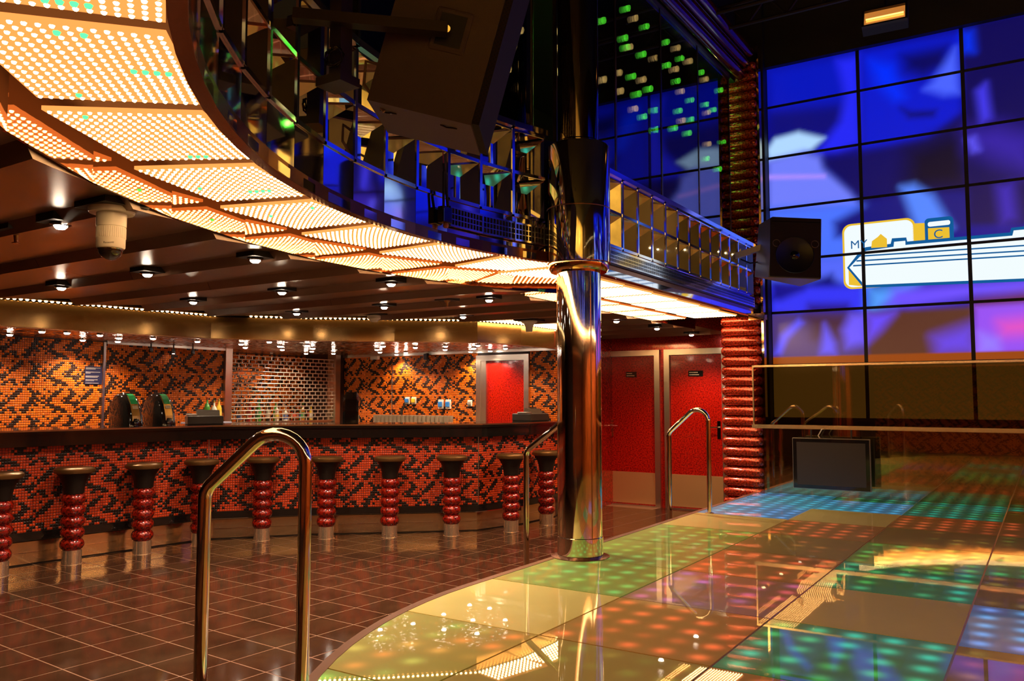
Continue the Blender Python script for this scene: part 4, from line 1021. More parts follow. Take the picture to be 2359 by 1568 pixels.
# ------------------------------------------------------------------ stage front, glass parapet, monitor
struct('wall_stage_front', MB().box(-2.655, 3.25, 9.33, 9.40, 0.38, 1.12), GOLDM)
struct('floor_stage', MB().box(-2.655, 3.25, 9.40, 9.60, 1.05, 1.10), BLACKG)
par = thing('glass_parapet', 'smoked glass parapet with thin gold frame in front of the video wall', 'glass panel', (0, 9.15, 0))
GOLDF = pmat('gold_frame', (0.95, 0.70, 0.38), 0.24, 0.9)
MB().box(-2.74, 3.2, -0.005, 0.005, 1.165, 1.80).build('glass_pane', SMOKE, par)
MB().box(-2.755, 3.2, -0.014, 0.014, 1.795, 1.817).build('top_rail', GOLDF, par)
MB().box(-2.755, 3.2, -0.05, 0.05, 1.125, 1.165).build('bottom_rail', GOLDF, par)
MB().box(-2.755, -2.74, -0.010, 0.010, 1.165, 1.80).build('end_post', GOLDF, par)
MB().box(-2.76, 3.2, -0.004, 0.004, DF + 0.002, 1.125).build('lower_glass_pane', CLEARG, par)
mon = thing('monitor', 'switched off black flat monitor hanging under the glass parapet', 'monitor', (-1.92, 9.04, 0.77))
MB().rbox(-0.385, 0.385, -0.02, 0.02, -0.265, 0.265, 0.004).build('housing', pmat('monitor_rim', (0.25, 0.22, 0.18), 0.3, 0.6), mon)
MB().box(-0.378, 0.378, -0.0225, -0.02, -0.258, 0.258).build('bezel', BLACKG, mon)
MB().box(-0.34, 0.34, -0.0235, -0.0225, -0.222, 0.222).build('display', pmat('display_off', (0.035, 0.022, 0.016), 0.35), mon)
for x in (-0.2, 0.2): MB().box(x - 0.006, x + 0.006, 0.02, 0.045, 0.2, 0.355).build('hanger', BLACK, mon)
MB().tube([(-0.1, 0.03, 0.24), (-0.13, 0.035, 0.29), (-0.09, 0.04, 0.36)], 0.006, 8).build('cable', WHITEP, mon)

# ------------------------------------------------------------------ loudspeakers
def loudspeaker(label, D, Wd, Hh, mat_side, cut=0.0):
    """cabinet: local +x = grille side, y = width, z = up; origin at the pivot on the near side"""
    return None
# big cabinet hanging over the dance floor; pivot at the near cheek
spk = thing('loudspeaker', 'big black loudspeaker hung from a bracket arm in front of the mirrored balcony', 'loudspeaker', (-2.205, 2.86, 3.09))
spk.rotation_euler = (0, radians(15), YAW + radians(-3))
cab = MB()
prof = [(-0.27, -0.385), (0.215, -0.385), (0.215, 0.46), (-0.27, 0.46)]
WS = 0.46
def cheeks(prof, w0, w1, taper):
    n = len(prof); V = [(x, w0, z) for x, z in prof] + [(x if x > 0 else x * taper, w1, z) for x, z in prof]
    return MB().add(V, [tuple(range(n)), tuple(range(2 * n - 1, n - 1, -1))] + [(i, n + i, n + (i + 1) % n, (i + 1) % n) for i in range(n)])
cheeks(prof, 0.0, WS, 1.0).build('cabinet', SPKB, spk)
MB().box(0.217, 0.25, 0.004, WS - 0.004, -0.375, 0.45).build('grille', SPKG, spk)
gh = MB()
for k in range(24):
    z = -0.36 + k * 0.0335
    for x in (0.224, 0.236, 0.246): gh.lathe([(0.004, z), (0.004, z + .004)], x, 0.002, 6)
holes = MB()
for k in range(40):
    for m_ in range(3):
        z = -0.365 + 0.0205 * k + (0.01 if m_ % 2 else 0); x = 0.223 + 0.0105 * m_
        holes.add([(x + 0.0042 * cos(pi * q / 3), 0.0035, z + 0.0042 * sin(pi * q / 3)) for q in range(6)], [tuple(range(6))])
holes.build('grille_holes', pmat('hole_black', (0.002, 0.002, 0.002), 0.8), spk, kind='stuff')
MB().rbox(-0.07, 0.10, -0.006, 0.01, -0.09, 0.11, 0.012).build('handle_plate', SPKB, spk)
MB().box(-0.045, 0.075, -0.0075, -0.006, -0.065, 0.085).build('handle_recess', BLACK, spk)
for x in (-0.20, 0.09):
    MB().tube([(x - 0.03, 0.10, -0.386), (x, 0.10, -0.392), (x + 0.05, 0.10, -0.386)], 0.004, 6).build('foot_clip', BLACKG, spk)
arm = thing('speaker_bracket', 'black steel bracket arm and hanging post carrying the big loudspeaker', 'bracket', (-2.205, 2.86, 3.09))
MB().tube([(-0.50, -0.45, 0.03), (0.02, -0.028, -0.002)], 0.036, 4).build('arm', pmat('bracket_black', (0.045, 0.028, 0.018), 0.4, 0.3), arm)
pvt = MB().tube([(-0.008, 0.012, 0), (0.022, -0.034, 0)], 0.018, 14).build('pivot_bolt', CHROME, arm)
MB().box(-0.40, -0.33, -0.33, -0.26, -0.24, 2.0).build('hanging_post', MATS['bracket_black'], arm)
MB().box(-0.45, -0.30, -0.36, -0.24, -0.27, -0.23).build('post_foot', MATS['bracket_black'], arm)
MB().tube([(-0.30, -0.12, -0.12), (-0.36, -0.14, -0.10), (-0.38, -0.13, -0.2), (-0.30, -0.08, -0.33)], 0.008, 8).build('cable', pmat('cable_orange', (0.35, 0.18, 0.08), 0.5), arm)
cw2 = MB()
for k in range(24): pass
MB().tube([(-0.36 + 0.05 * cos(q * .8), -0.34 + 0.01 * sin(q), -0.15 + 0.04 * sin(q * .8)) for q in range(22)], 0.005, 6).build('cable_coil', BLACKG, arm)

spk2 = thing('loudspeaker', 'smaller black loudspeaker on a yellow bracket in front of the video wall', 'loudspeaker', (-2.16, 8.60, 2.95))
spk2.rotation_euler = (radians(-7), radians(3), radians(27))
MB().add([(-0.26, -0.17, -0.325), (0.245, -0.17, -0.325), (0.255, -0.17, 0.305), (-0.225, -0.17, 0.315), (-0.33, 0.20, -0.22), (0.14, 0.22, -0.30), (0.16, 0.20, 0.26), (-0.30, 0.16, 0.34)],
         [(0, 1, 2, 3), (7, 6, 5, 4), (1, 0, 4, 5), (2, 1, 5, 6), (3, 2, 6, 7), (0, 3, 7, 4)]).build('cabinet', pmat('speaker_side_satin', (0.30, 0.26, 0.20), 0.35, 0.3), spk2)
MB().rbox(-0.25, 0.245, -0.192, -0.168, -0.318, 0.302, 0.008).build('grille', SPKG, spk2)
MB().lathe([(0.0, 0), (0.175, 0.0), (0.185, 0.006), (0.19, 0.0)], 0, 0, 40, False).build('woofer_ring', pmat('woofer_dark', (0.012, 0.010, 0.010), 0.35), spk2)
o = spk2.children[-1]; o.rotation_euler = (pi / 2, 0, 0); o.location = (-0.01, -0.1925, -0.09)
dc = MB().lathe([(0.0, 0.016), (0.03, 0.012), (0.045, 0.0)], 0, 0, 24, False).build('dust_cap', BLACKG, spk2); dc.rotation_euler = (pi / 2, 0, 0); dc.location = (-0.01, -0.1935, -0.09)
for x in (-0.19, 0.185):
    r_ = MB().lathe([(0.032, 0.0), (0.036, 0.004), (0.040, 0.0)], 0, 0, 24, False).build('port_ring', pmat('port_rim', (0.16, 0.09, 0.05), 0.4), spk2); r_.rotation_euler = (pi / 2, 0, 0); r_.location = (x, -0.193, 0.03)
MB().box(-0.24, 0.235, -0.194, -0.19, 0.255, 0.262).build('grille_lip', BLACKG, spk2)
br2 = thing('speaker_bracket', 'short flat bracket joining the smaller loudspeaker to the balcony rail end', 'bracket', (-2.73, 8.55, 2.93))
MB().add([(0, 0, 0), (0.42, 0.0, 0.10), (0.42, 0.05, 0.10), (0, 0.05, 0), (0, 0, 0.06), (0.42, 0, 0.16), (0.42, 0.05, 0.16), (0, 0.05, 0.06)],
         [(0, 3, 2, 1), (4, 5, 6, 7), (0, 1, 5, 4), (1, 2, 6, 5), (2, 3, 7, 6), (3, 0, 4, 7)]).build('flat_bar', pmat('bracket_yellow', (0.60, 0.52, 0.32), 0.35, 0.3), br2)
MB().tube([(0.36, -0.006, 0.117), (0.36, 0.004, 0.117)], 0.014, 12).build('bolt', CHROME, br2)
MB().tube([(0.05, 0.03, -0.01), (0.15, 0.03, -0.06), (0.30, 0.03, -0.05), (0.40, 0.03, 0.05)], 0.008, 8).build('cable', BLACK, br2)

# wireless antenna on the mirror band
an = thing('antenna', 'small black stick antenna clipped to the mirrored balcony band', 'antenna', (CC[0] + (R_F - 0.03) * cos(radians(179.3)), CC[1] + (R_F - 0.03) * sin(radians(179.3)), 2.49), radians(89.3))
MB().rbox(-0.025, 0.055, -0.03, 0.02, 0.0, 0.10, 0.006).build('body', BLACKG, an)
MB().tube([(0.03, -0.02, 0.07), (-0.03, -0.03, 0.35)], 0.009, 8).build('stick', BLACK, an)
MB().tube([(-0.015, -0.02, 0.02), (-0.03, -0.03, 0.30)], 0.008, 8).build('stick', BLACK, an)
MB().tube([(-0.031, -0.03, 0.35), (-0.04, -0.031, 0.42)], 0.004, 6).build('tip', pmat('tip_red', (0.5, 0.05, 0.02), 0.4), an)
MB().lathe([(0.0, -0.03), (0.014, -0.026), (0.018, -0.01), (0.014, 0.004)], 0.02, -0.01, 10).build('clamp', pmat('clamp_orange', (0.7, 0.3, 0.08), 0.3, 0.6), an)

# ------------------------------------------------------------------ ceiling fittings
cam_t = thing('security_camera', 'white dome security camera hanging from the plank ceiling', 'camera', (-3.33, 1.985, 2.175))
MB().prism([(-0.115, -0.10), (0.115, -0.10), (0.115, 0.10), (-0.115, 0.10)], 0.085, 0.15).build('mount_plate', BLACK, cam_t)
MB().lathe([(0.0, 0.062), (0.088, 0.062), (0.092, 0.07), (0.092, 0.085), (0.0, 0.085)], 0, 0, 40, False).build('flange', WHITEP, cam_t)
MB().lathe([(0.060, 0.062), (0.060, 0.005), (0.0575, 0.004), (0.0575, -0.082), (0.054, -0.088), (0.0, -0.088)], 0, 0, 40, False).build('housing', WHITEP, cam_t)
rb = MB()
for k in range(44): a = 2 * pi * k / 44; rb.box(0.0575 * cos(a) - .0012, 0.0575 * cos(a) + .0012, 0.0575 * sin(a) - .0012, 0.0575 * sin(a) + .0012, -0.045, 0.0)
rb.build('grip_ribs', WHITEP, cam_t, kind='stuff')
MB().lathe([(0.050, -0.088)] + [(0.050 * cos(radians(8 * k)), -0.088 - 0.050 * sin(radians(8 * k))) for k in range(12)], 0, 0, 32).build('dome', pmat('dome_dark', (0.015, 0.010, 0.008), 0.03, 0.0, 0.9, coat=1.0), cam_t)
MB().lathe([(0.0508, -0.088), (0.0520, -0.091), (0.0508, -0.094)], 0, 0, 32, False).build('dome_ring', CHROME, cam_t)
tm = text_mesh('Panasonic', 0.0125); tm.materials.append(BLACKG); o = link('lettering', tm, cam_t, loc=(0.012, -0.0572, -0.100)); o.rotation_euler = (pi / 2, 0, radians(24)); o.location = (0.030, -0.0505, -0.076)

LENS = emat('downlight_lens', SPOT, 45.0, 'NONE'); LENSB = emat('bar_spot_lens', (1.0, 0.86, 0.70), 28.0, 'NONE')
def make_downlight():
    t_ = thing('downlight', 'x', 'downlight')
    MB().box(-0.075, 0.075, -0.075, 0.075, 0.022, 0.06).build('square_plate', BLACK, t_)
    MB().lathe([(0.0, 0.022), (0.046, 0.022), (0.046, 0.014), (0.034, 0.008)], 0, 0, 24, False).build('ring', BLACKG, t_)
    MB().lathe([(0.0, -0.008), (0.018, -0.006), (0.028, 0.004), (0.030, 0.014)], 0, 0, 16, False).build('lens', LENS, t_)
    return t_
dl0 = make_downlight()
DLP = [(-3.78, 2.01), (-4.81, 3.12), (-3.79, 3.13), (-5.92, 3.17), (-4.79, 4.21), (-5.89, 4.24), (-3.80, 4.31), (-5.87, 5.34), (-4.82, 5.38), (-3.76, 5.45), (-4.75, 6.44), (-3.70, 7.67), (-3.70, 8.72), (-3.70, 9.80)]
DLL = ['left of and nearest the dome camera', 'below right of the dome camera in the second lit row', 'close to the mirror riser in the second lit row', 'at the left edge in the second lit row',
       'in the middle of the third lit row', 'at the bar side of the third lit row', 'beside the copper riser in the third lit row', 'at the bar side of the fourth lit row', 'in the middle of the fourth lit row',
       'close to the pole in the fourth lit row', 'furthest towards the bar end wall', 'just right of the pole under the straight canopy', 'second right of the pole under the straight canopy', 'above the red doors, furthest of all']
def spot(parent, power, size, blend, colr, r=0.02, z=-0.02):
    ld = bpy.data.lights.new('lamp', 'SPOT'); ld.energy = power; ld.color = colr; ld.spot_size = radians(size); ld.spot_blend = blend; ld.shadow_soft_size = r
    lo = bpy.data.objects.new('lamp', ld); COL.objects.link(lo); lo.parent = parent; lo.location = (0, 0, z)
    return lo
for k, ((x, y), lb) in enumerate(zip(DLP, DLL)):
    o = dl0 if k == 0 else copy_tree(dl0)
    o.location = (x, y, 2.232); o['label'] = 'square black ceiling downlight, lit, ' + lb; o['group'] = 'square downlights in the plank ceiling'
for k, (x, y) in enumerate(DLP):
    o = [q for q in COL.objects if q.name.startswith('downlight') and q.type == 'EMPTY'][k]
    spot(o, 60.0, 125, 0.7, SPOT)
def sprinkler(label, x, y):
    t_ = thing('sprinkler', label, 'sprinkler', (x, y, 2.232))
    MB().box(-0.075, 0.075, -0.075, 0.075, 0.03, 0.06).build('square_plate', BLACK, t_)
    MB().lathe([(0.03, 0.03), (0.012, 0.01), (0.008, -0.02), (0.018, -0.024), (0.018, -0.028)], 0, 0, 12).build('head', BRASS, t_)
sprinkler('brass sprinkler head on a square plate left of the dome camera', -4.20, 2.02)
sprinkler('brass sprinkler head on a square plate between downlights near the pole', -4.17, 5.43)
sd = thing('smoke_detector', 'white round smoke detector on the ceiling above the roller grille', 'smoke detector', (-5.45, 5.94, 2.19))
MB().box(-0.09, 0.09, -0.09, 0.09, 0.07, 0.09).build('square_plate', BLACK, sd)
MB().lathe([(0.0, 0.0), (0.035, 0.0), (0.045, 0.02), (0.062, 0.028), (0.065, 0.06), (0.05, 0.07)], 0, 0, 28).build('body', WHITEP, sd)
bc2 = thing('ceiling_antenna', 'white trumpet shaped antenna hanging from the ceiling left of the pole', 'antenna', (-4.49, 7.24, 2.14))
MB().box(-0.12, 0.12, -0.12, 0.12, 0.11, 0.13).build('square_plate', BLACK, bc2)
MB().lathe([(0.0, 0.0), (0.034, 0.0), (0.040, 0.05), (0.058, 0.085), (0.085, 0.098), (0.085, 0.11)], 0, 0, 28).build('body', WHITEP, bc2)

# spots in the back bar ceiling
BS = [(-8.59, 4.11), (-7.95, 4.09), (-7.9, 4.3), (-8.72, 4.92), (-7.9, 4.63), (-8.12, 4.97), (-8.62, 5.26), (-7.88, 5.2), (-7.88, 5.74), (-7.83, 6.29), (-8.31, 6.74), (-7.27, 6.22), (-7.76, 6.8), (-8.28, 7.3), (-7.36, 6.87), (-7.74, 7.32), (-8.7, 8.1), (-8.25, 7.78), (-8.38, 8.31), (-6.71, 7.48), (-7.25, 7.96), (-7.62, 8.43), (-7.39, 8.7), (-7.82, 9.0), (-6.55, 7.89), (-6.08, 7.89), (-6.51, 8.44), (-6.04, 8.42), (-6.51, 9.0), (-5.66, 7.97), (-6.19, 9.0), (-5.71, 8.64)]
bs0 = thing('bar_spotlight', 'x', 'spotlight')
MB().lathe([(0.0, 0.03), (0.034, 0.03), (0.036, 0.015), (0.030, 0.010)], 0, 0, 16, False).build('ring', CHROME, bs0)
MB().lathe([(0.0, -0.004), (0.02, -0.002), (0.030, 0.012)], 0, 0, 12, False).build('lens', LENSB, bs0)
bsall = []
_sx = [(x * rx + y * ry) / (x * fx + y * fy) for x, y in BS]; BORD = [sorted(range(len(BS)), key=lambda i: _sx[i]).index(k) for k in range(len(BS))]
for k, (x, y) in enumerate(BS):
    o = bs0 if k == 0 else copy_tree(bs0); bsall.append(o)
    o.location = (x, y, 2.068); o['label'] = 'small lit spotlight in the ceiling behind the bar, %s from the left' % ORD[BORD[k]]; o['group'] = 'spotlights in the back bar ceiling'
for k, o in enumerate(bsall):
    if k % 2 == 0 or k in (3, 23, 31): spot(o, 26.0, 130, 0.6, (1.0, 0.74, 0.48), 0.03, -0.015)
for i, (y, lit) in enumerate(((5.85, 0), (6.15, 1), (6.42, 0))):
    t_ = thing('track_spotlight', ['small black track spotlight, unlit, nearest the blue notice', 'small black track spotlight, lit, in the middle of three', 'small black track spotlight, unlit, nearest the steel grille post'][i], 'spotlight', (XB + 0.10, y, 2.02), 0, 'track spotlights above the beer taps')
    MB().lathe([(0.0, -0.03), (0.022, -0.028), (0.026, 0.0), (0.018, 0.03), (0.0, 0.034)], 0, 0, 14, False).build('lamp_head', BLACKG, t_)
    MB().box(-0.006, 0.006, -0.006, 0.006, 0.03, 0.078).build('stem', BLACK, t_)
    if lit: MB().lathe([(0.0, -0.031), (0.016, -0.0305)], 0, 0, 12, False).build('lens', LENSB, t_)

# ------------------------------------------------------------------ things on and behind the bar
def beer_tap(label, x, y, rz):
    t_ = thing('beer_dispenser', label, 'beer dispenser', (x, y, 1.175), rz)
    # domed hood: side profile in local y (front = -y), z
    pr = [(0.17, 0.0), (0.175, 0.12), (0.15, 0.24), (0.09, 0.315), (0.01, 0.335), (-0.07, 0.30), (-0.13, 0.21), (-0.165, 0.10), (-0.18, 0.0)]
    V = []; F = []; ws = [(-0.085, .78), (-0.075, .93), (-0.045, 1.0), (0.045, 1.0), (0.075, .93), (0.085, .78)]; n = len(pr)
    for w_, s_ in ws: V += [(w_, py * (0.4 + 0.6 * s_), pz * s_) for py, pz in pr]
    for i in range(len(ws) - 1):
        for k in range(n - 1): F.append((i * n + k, (i + 1) * n + k, (i + 1) * n + k + 1, i * n + k + 1))
    F += [tuple(range(n)), tuple(range(len(V) - 1, len(V) - n - 1, -1))]
    MB().add(V, F, True).build('hood', BLACKG, t_)
    fr = pmat('tap_badge_gold', (0.70, 0.42, 0.12), 0.25, 0.6); gn = pmat('tap_badge_green', (0.02, 0.30, 0.09), 0.2, coat=0.6)
    def strip(pts, w_, mat, nm, lift=0.003):
        V = []; F = []
        for i, (py, pz) in enumerate(pts): V += [(-w_, py - lift, pz + lift), (w_, py - lift, pz + lift)]
        for i in range(len(pts) - 1): F.append((2 * i, 2 * i + 1, 2 * i + 3, 2 * i + 2))
        return MB().add(V, F).build(nm, mat, t_)
    strip([(-0.172, 0.05), (-0.165, 0.10), (-0.13, 0.21), (-0.07, 0.30)], 0.043, fr, 'front_badge')
    strip([(-0.128, 0.215), (-0.10, 0.26), (-0.07, 0.30), (-0.04, 0.314)], 0.036, gn, 'logo_field', 0.006)
    strip([(-0.146, 0.165), (-0.135, 0.197)], 0.030, pmat('tap_logo_white', (0.8, 0.75, 0.6), 0.4), 'logo_script', 0.007)
    MB().lathe([(0.0, 0.0), (0.045, 0.0), (0.05, 0.04), (0.035, 0.075), (0.0, 0.085)], 0, -0.15, 18, False).build('drip_cover', BLACKG, t_)
beer_tap('left of two black domed beer dispensers with green and gold badge', -7.72, 4.82, radians(92))
beer_tap('right of two black domed beer dispensers with green and gold badge', -7.70, 5.17, radians(92))
t3 = thing('beer_dispenser', 'single black domed dispenser on the bar right of the roller grille', 'beer dispenser', (-6.62, 6.86, 1.175), radians(-140))
V = []; F = []; pr = [(0.16, 0.0), (0.165, 0.14), (0.13, 0.27), (0.05, 0.345), (-0.03, 0.345), (-0.09, 0.29), (-0.10, 0.25), (-0.03, 0.22), (-0.02, 0.0)]
n = len(pr); ws = [-0.085, -0.06, 0.06, 0.085]
for i, w_ in enumerate(ws):
    s_ = 0.86 if i in (0, 3) else 1.0; V += [(w_, py * s_, pz * s_) for py, pz in pr]
for i in range(3):
    for k in range(n): F.append((i * n + k, (i + 1) * n + k, (i + 1) * n + (k + 1) % n, i * n + (k + 1) % n))
F += [tuple(range(n)), tuple(range(len(V) - 1, len(V) - n - 1, -1))]
MB().add(V, F).build('hood', BLACKG, t3)
MB().tube([(0, -0.05, 0.22), (0, -0.07, 0.17), (0, -0.06, 0.10)], 0.012, 10).build('spout', CHROME, t3)
MB().box(-0.03, 0.03, -0.06, -0.03, 0.0, 0.20).build('chrome_front', CHROME, t3)
MB().box(-0.07, 0.07, -0.13, -0.02, 0.0, 0.02).build('drip_tray', BRUSHED, t3)

def register(label, x, y, rz, w=0.36):
    t_ = thing('cash_register', label, 'cash register', (x, y, 1.175), rz)
    g1 = pmat('register_grey', (0.13, 0.11, 0.09), 0.4); g2 = pmat('register_dark', (0.06, 0.05, 0.045), 0.4)
    MB().rbox(-w / 2, w / 2, -0.14, 0.14, 0.0, 0.09, 0.01).build('base', g2, t_)
    MB().add([(-w * .22, -0.06, 0.09), (w * .42, -0.06, 0.09), (w * .42, 0.05, 0.09), (-w * .22, 0.05, 0.09), (-w * .22, -0.02, 0.155), (w * .42, -0.02, 0.15), (w * .42, 0.03, 0.15), (-w * .22, 0.03, 0.155)],
             [(0, 3, 2, 1), (4, 5, 6, 7), (0, 1, 5, 4), (1, 2, 6, 5), (2, 3, 7, 6), (3, 0, 4, 7)]).build('display_back', g1, t_)
    MB().rbox(-w / 2, -w * .22, -0.08, 0.06, 0.09, 0.11, 0.006).build('printer', SILVER, t_)
register('grey till seen from behind, between the twin beer dispensers and the grille post', -7.62, 5.66, radians(60))
register('grey till seen from behind at the right end of the bar near the pole', -5.40, 8.74, radians(86), 0.40)
# bottles on the back counter beside the post
for i, (dy, c_, hh, l_) in enumerate(((0.0, 'green', 0.30, 1), (0.10, 'clear', 0.26, 2), (0.17, 'yellow', 0.28, 2))):
    bottle((-8.62, 6.44 + dy, 1.165), c_, hh, 0.036, l_, ['green wine bottle beside the steel grille post', 'clear bottle between green and yellow bottle by the grille post', 'yellow bottle beside the steel grille post'][i])
bx_ = MB().rbox(-8.8, -8.5, 6.2, 6.72, 0.98, 1.165, 0.008).build('bottle_box', pmat('crate_blue', (0.30, 0.30, 0.42), 0.5), None, label='low pale crate on the back counter carrying the green and yellow bottles', cat='crate')
# glasses
gl = MB().lathe([(0.0, 0.0), (0.026, 0.0), (0.030, 0.004), (0.036, 0.12), (0.0335, 0.12), (0.028, 0.008), (0.0, 0.008)], 0, 0, 14, False).mesh('glass')
gl.materials.append(pmat('tumbler_glass', (0.40, 0.30, 0.21), 0.06, 0.3, 0.9))
dsl = MB().rbox(-8.0, -6.62, 8.62, 8.95, 0.98, 1.10, 0.006).build('glass_rack', BRUSHED, None, label='steel draining shelf on the back counter holding the tumblers', cat='rack')
for k in range(18):
    for r_ in range(2):
        link('tumbler', gl, None, 'clear glass tumbler on the back counter, %s from the left in the %s row' % (ORD[k], ('front', 'rear')[r_]), 'glass', 'tumblers behind the bar', loc=(-7.93 + 0.073 * k, 8.70 + 0.10 * r_, 1.10))
# notice, sockets, switch
nt = thing('notice', 'dark blue notice with pale lines of text on the orange mosaic', 'sign', (XB + 0.012, 5.21, 1.71), 0)
MB().box(-0.006, 0.0, -0.10, 0.10, -0.10, 0.10).build('board', pmat('notice_blue', (0.012, 0.012, 0.045), 0.35), nt)
pr = MB()
for zz, ws_ in ((0.082, .9), (0.070, .6), (0.035, .9), (0.023, .3), (-0.010, .85), (-0.022, .7), (-0.050, .75), (-0.062, .5), (-0.088, .85)):
    y = -0.09
    while y < -0.09 + 0.18 * ws_: pr.box(0.0, 0.001, y, y + 0.011, zz - .003, zz + .003); y += 0.014
pr.build('print', pmat('notice_print', (0.35, 0.30, 0.30), 0.5), nt)
def socket(label, x, z, lid, w=0.085, hh=0.10):
    t_ = thing('power_socket', label, 'socket', (x, YB - 0.004, z))
    MB().rbox(-w / 2, w / 2, -0.022, 0.0, -hh / 2, hh / 2, 0.008).build('box', WHITEP, t_)
    MB().rbox(-w * .32, w * .34, -0.05, -0.02, -hh * .30, hh * .28, 0.008).build('lid', pmat('lid_' + lid, {'blue': (0.03, 0.20, 0.62), 'yellow': (0.80, 0.55, 0.03), 'grey': (0.3, 0.27, 0.25)}[lid], 0.35), t_)
socket('blue lidded socket with plug, left of the yellow one on the orange mosaic', -7.72, 1.42, 'blue')
socket('yellow lidded wall socket on the orange mosaic', -7.60, 1.42, 'yellow')
MB().tube([(-7.73, 9.10, 1.38), (-7.76, 9.08, 1.30), (-7.80, 9.09, 1.16), (-7.82, 9.1, 1.0)], 0.010, 8).build('power_cable', BLACK, None, label='black cable hanging from the blue lidded socket', cat='cable')
socket('blue lidded socket, left one of the plain pair on the orange mosaic', -7.115, 1.37, 'blue', 0.09, 0.13)
socket('blue lidded socket, right one of the plain pair on the orange mosaic', -6.985, 1.37, 'blue', 0.09, 0.13)
socket('small grey socket plate next to the door behind the bar', -6.615, 1.385, 'grey', 0.075, 0.085)
wc = thing('wall_camera', 'small white box camera on the steel trim right of the grille', 'camera', (-8.30, YB - 0.05, 2.05))
MB().rbox(-0.075, 0.075, -0.05, 0.0, -0.03, 0.025, 0.01).build('body', WHITEP, wc)
MB().lathe([(0.0, -0.036), (0.02, -0.034), (0.024, -0.028)], 0, -0.03, 12, False).build('lens', BLACKG, wc)
ws2 = thing('wall_speaker', 'small black clip lamp on the steel trim above the sockets', 'lamp', (-7.34, YB - 0.05, 2.045))
MB().add([(-0.03, -0.04, -0.05), (0.02, -0.04, -0.055), (0.02, 0.0, -0.05), (-0.03, 0.0, -0.045), (-0.025, -0.05, 0.03), (0.035, -0.05, 0.04), (0.035, 0.0, 0.04), (-0.025, 0.0, 0.03)],
         [(0, 3, 2, 1), (4, 5, 6, 7), (0, 1, 5, 4), (1, 2, 6, 5), (2, 3, 7, 6), (3, 0, 4, 7)]).build('shade', BLACK, ws2)
MB().box(-0.01, 0.01, -0.01, 0.01, 0.035, 0.05).build('clip', BRUSHED, ws2)

# ------------------------------------------------------------------ high ceiling: flood lamp and truss
fl = thing('flood_lamp', 'rectangular flood lamp with an orange glowing tube under the dark ceiling', 'lamp', (-1.21, 8.6, 5.20), radians(4))
fl.rotation_euler = (radians(-25), 0, radians(3))
MB().box(-0.205, 0.205, 0.0, 0.10, -0.115, 0.115).build('housing', BLACK, fl)
MB().box(-0.205, 0.205, -0.03, 0.0, 0.095, 0.115).box(-0.205, 0.205, -0.03, 0.0, -0.115, -0.095).box(-0.205, -0.185, -0.03, 0.0, -0.095, 0.095).box(0.185, 0.205, -0.03, 0.0, -0.095, 0.095).build('frame', pmat('lamp_frame', (0.05, 0.035, 0.025), 0.4, 0.5), fl)
MB().add([(-0.185, -0.002, -0.095), (0.185, -0.002, -0.095), (0.185, -0.002, 0.095), (-0.185, -0.002, 0.095)], [(0, 1, 2, 3)]).build('reflector', pmat('lamp_reflector', (0.8, 0.5, 0.25), 0.25, 0.9, emis=(1.0, 0.35, 0.06), estr=0.35), fl)
MB().tube([(-0.17, -0.015, -0.01), (0.17, -0.015, -0.01)], 0.008, 8).build('glow_tube', emat('lamp_tube', (1.0, 0.42, 0.10), 2.2), fl)
MB().box(-0.01, 0.01, 0.03, 0.05, 0.11, 1.0).build('hanger', BLACK, fl)
tr = thing('lighting_truss', 'dark lighting truss barely visible under the black ceiling', 'truss')
TRM = pmat('truss_dark', (0.035, 0.022, 0.016), 0.5, 0.4)
for yy, zz in ((8.4, 5.62), (8.4, 5.38), (8.0, 5.62), (8.0, 5.38)):
    MB().tube([(-3.0, yy, zz), (3.4, yy, zz)], 0.022, 8).build('chord', TRM, tr)
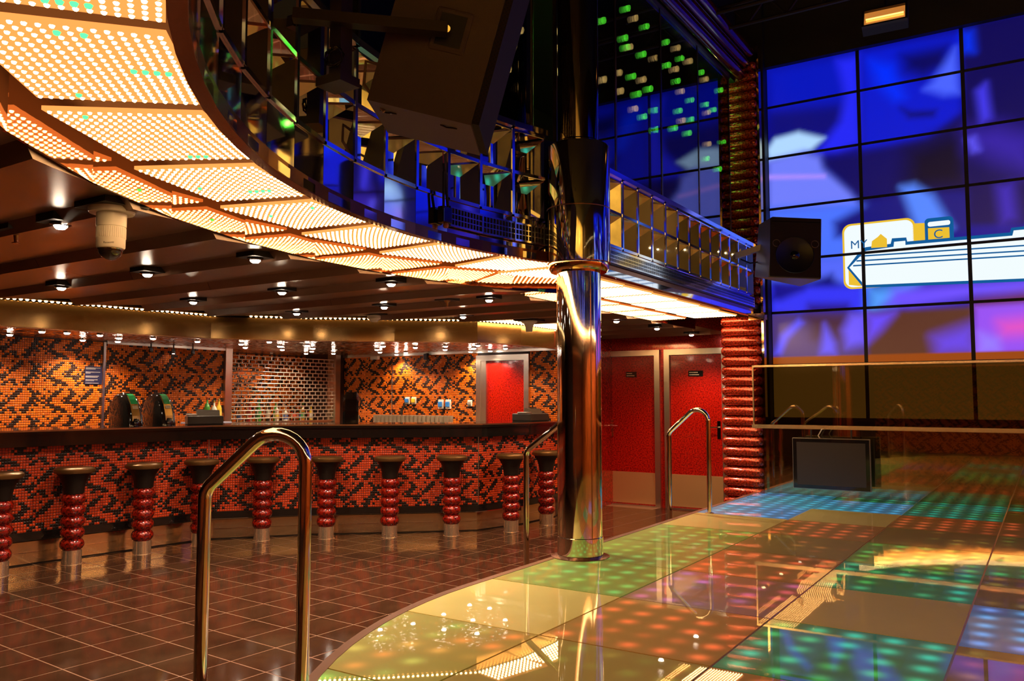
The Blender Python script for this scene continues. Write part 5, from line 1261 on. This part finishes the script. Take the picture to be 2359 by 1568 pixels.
for k in range(16):
    x = -2.9 + 0.4 * k; MB().tube([(x, 8.4, 5.38), (x + 0.2, 8.4, 5.62)], 0.012, 6).build('brace', TRM, tr); MB().tube([(x + 0.2, 8.4, 5.62), (x + 0.4, 8.4, 5.38)], 0.012, 6).build('brace', TRM, tr)
for x in (-2.0, 1.5): MB().tube([(x, 8.2, 5.62), (x, 8.2, 6.4)], 0.015, 6).build('hanger', TRM, tr)

# added unseen lamps for light and reflections: right gallery washers, rear floods, marquee bulbs
for k in range(5):
    t_ = thing('added_washer', 'added wall washer lamp on the unseen right gallery', 'lamp', (4.05, -0.5 + 2.2 * k, 3.30), 0, 'added wall washers on the right gallery')
    MB().lathe([(0.03, 0.0), (0.045, 0.01), (0.05, 0.09), (0.04, 0.09)], 0, 0, 16).build('housing', BLACK, t_)
    lo = spot(t_, 22.0, 120, 0.8, (1.0, 0.72, 0.32), 0.04, 0.12); lo.rotation_euler = (0, radians(-160), 0)
for k in range(4):
    t_ = thing('added_flood', 'added unseen flood lamp under the hall ceiling aimed at the rear gallery', 'lamp', (-3.6 + 2.3 * k, 0.2, 6.0), 0, 'added flood lamps aimed at the rear gallery')  # added to brighten the rear wall mirrored in the pole collar
    MB().rbox(-0.12, 0.12, -0.08, 0.08, 0.02, 0.2, 0.01).build('housing', BLACK, t_)
    MB().box(-0.01, 0.01, -0.01, 0.01, 0.2, 0.4).build('hanger', BLACK, t_)
    lo = spot(t_, 400.0, 110, 0.8, (1.0, 0.70, 0.28), 0.06, 0.0); lo.rotation_euler = (radians(-62), 0, 0)
mq = thing('added_marquee', 'added rows of marquee bulbs along the unseen right gallery', 'light string')  # added unseen bulbs that put sparkle into the mirrors
mb = MB()
for r_ in range(2):
    for k in range(30): dome(mb, 4.17, -1.5 + 0.36 * k, 3.7 + 0.9 * r_, 0.018)
mb.build('bulbs', emat('added_marquee_bulb', (1.0, 0.75, 0.35), 12.0), mq, kind='stuff')
mosaic('mosaic_tiles', bpy.data.objects['wall_back'], (4.2, -3.05), (-3.5, -3.05), 0.2, 2.2, ORA_L, ORA_D)
spot(nl, 12.0, 150, 0.6, (1.0, 0.78, 0.55), 0.03, -0.01)
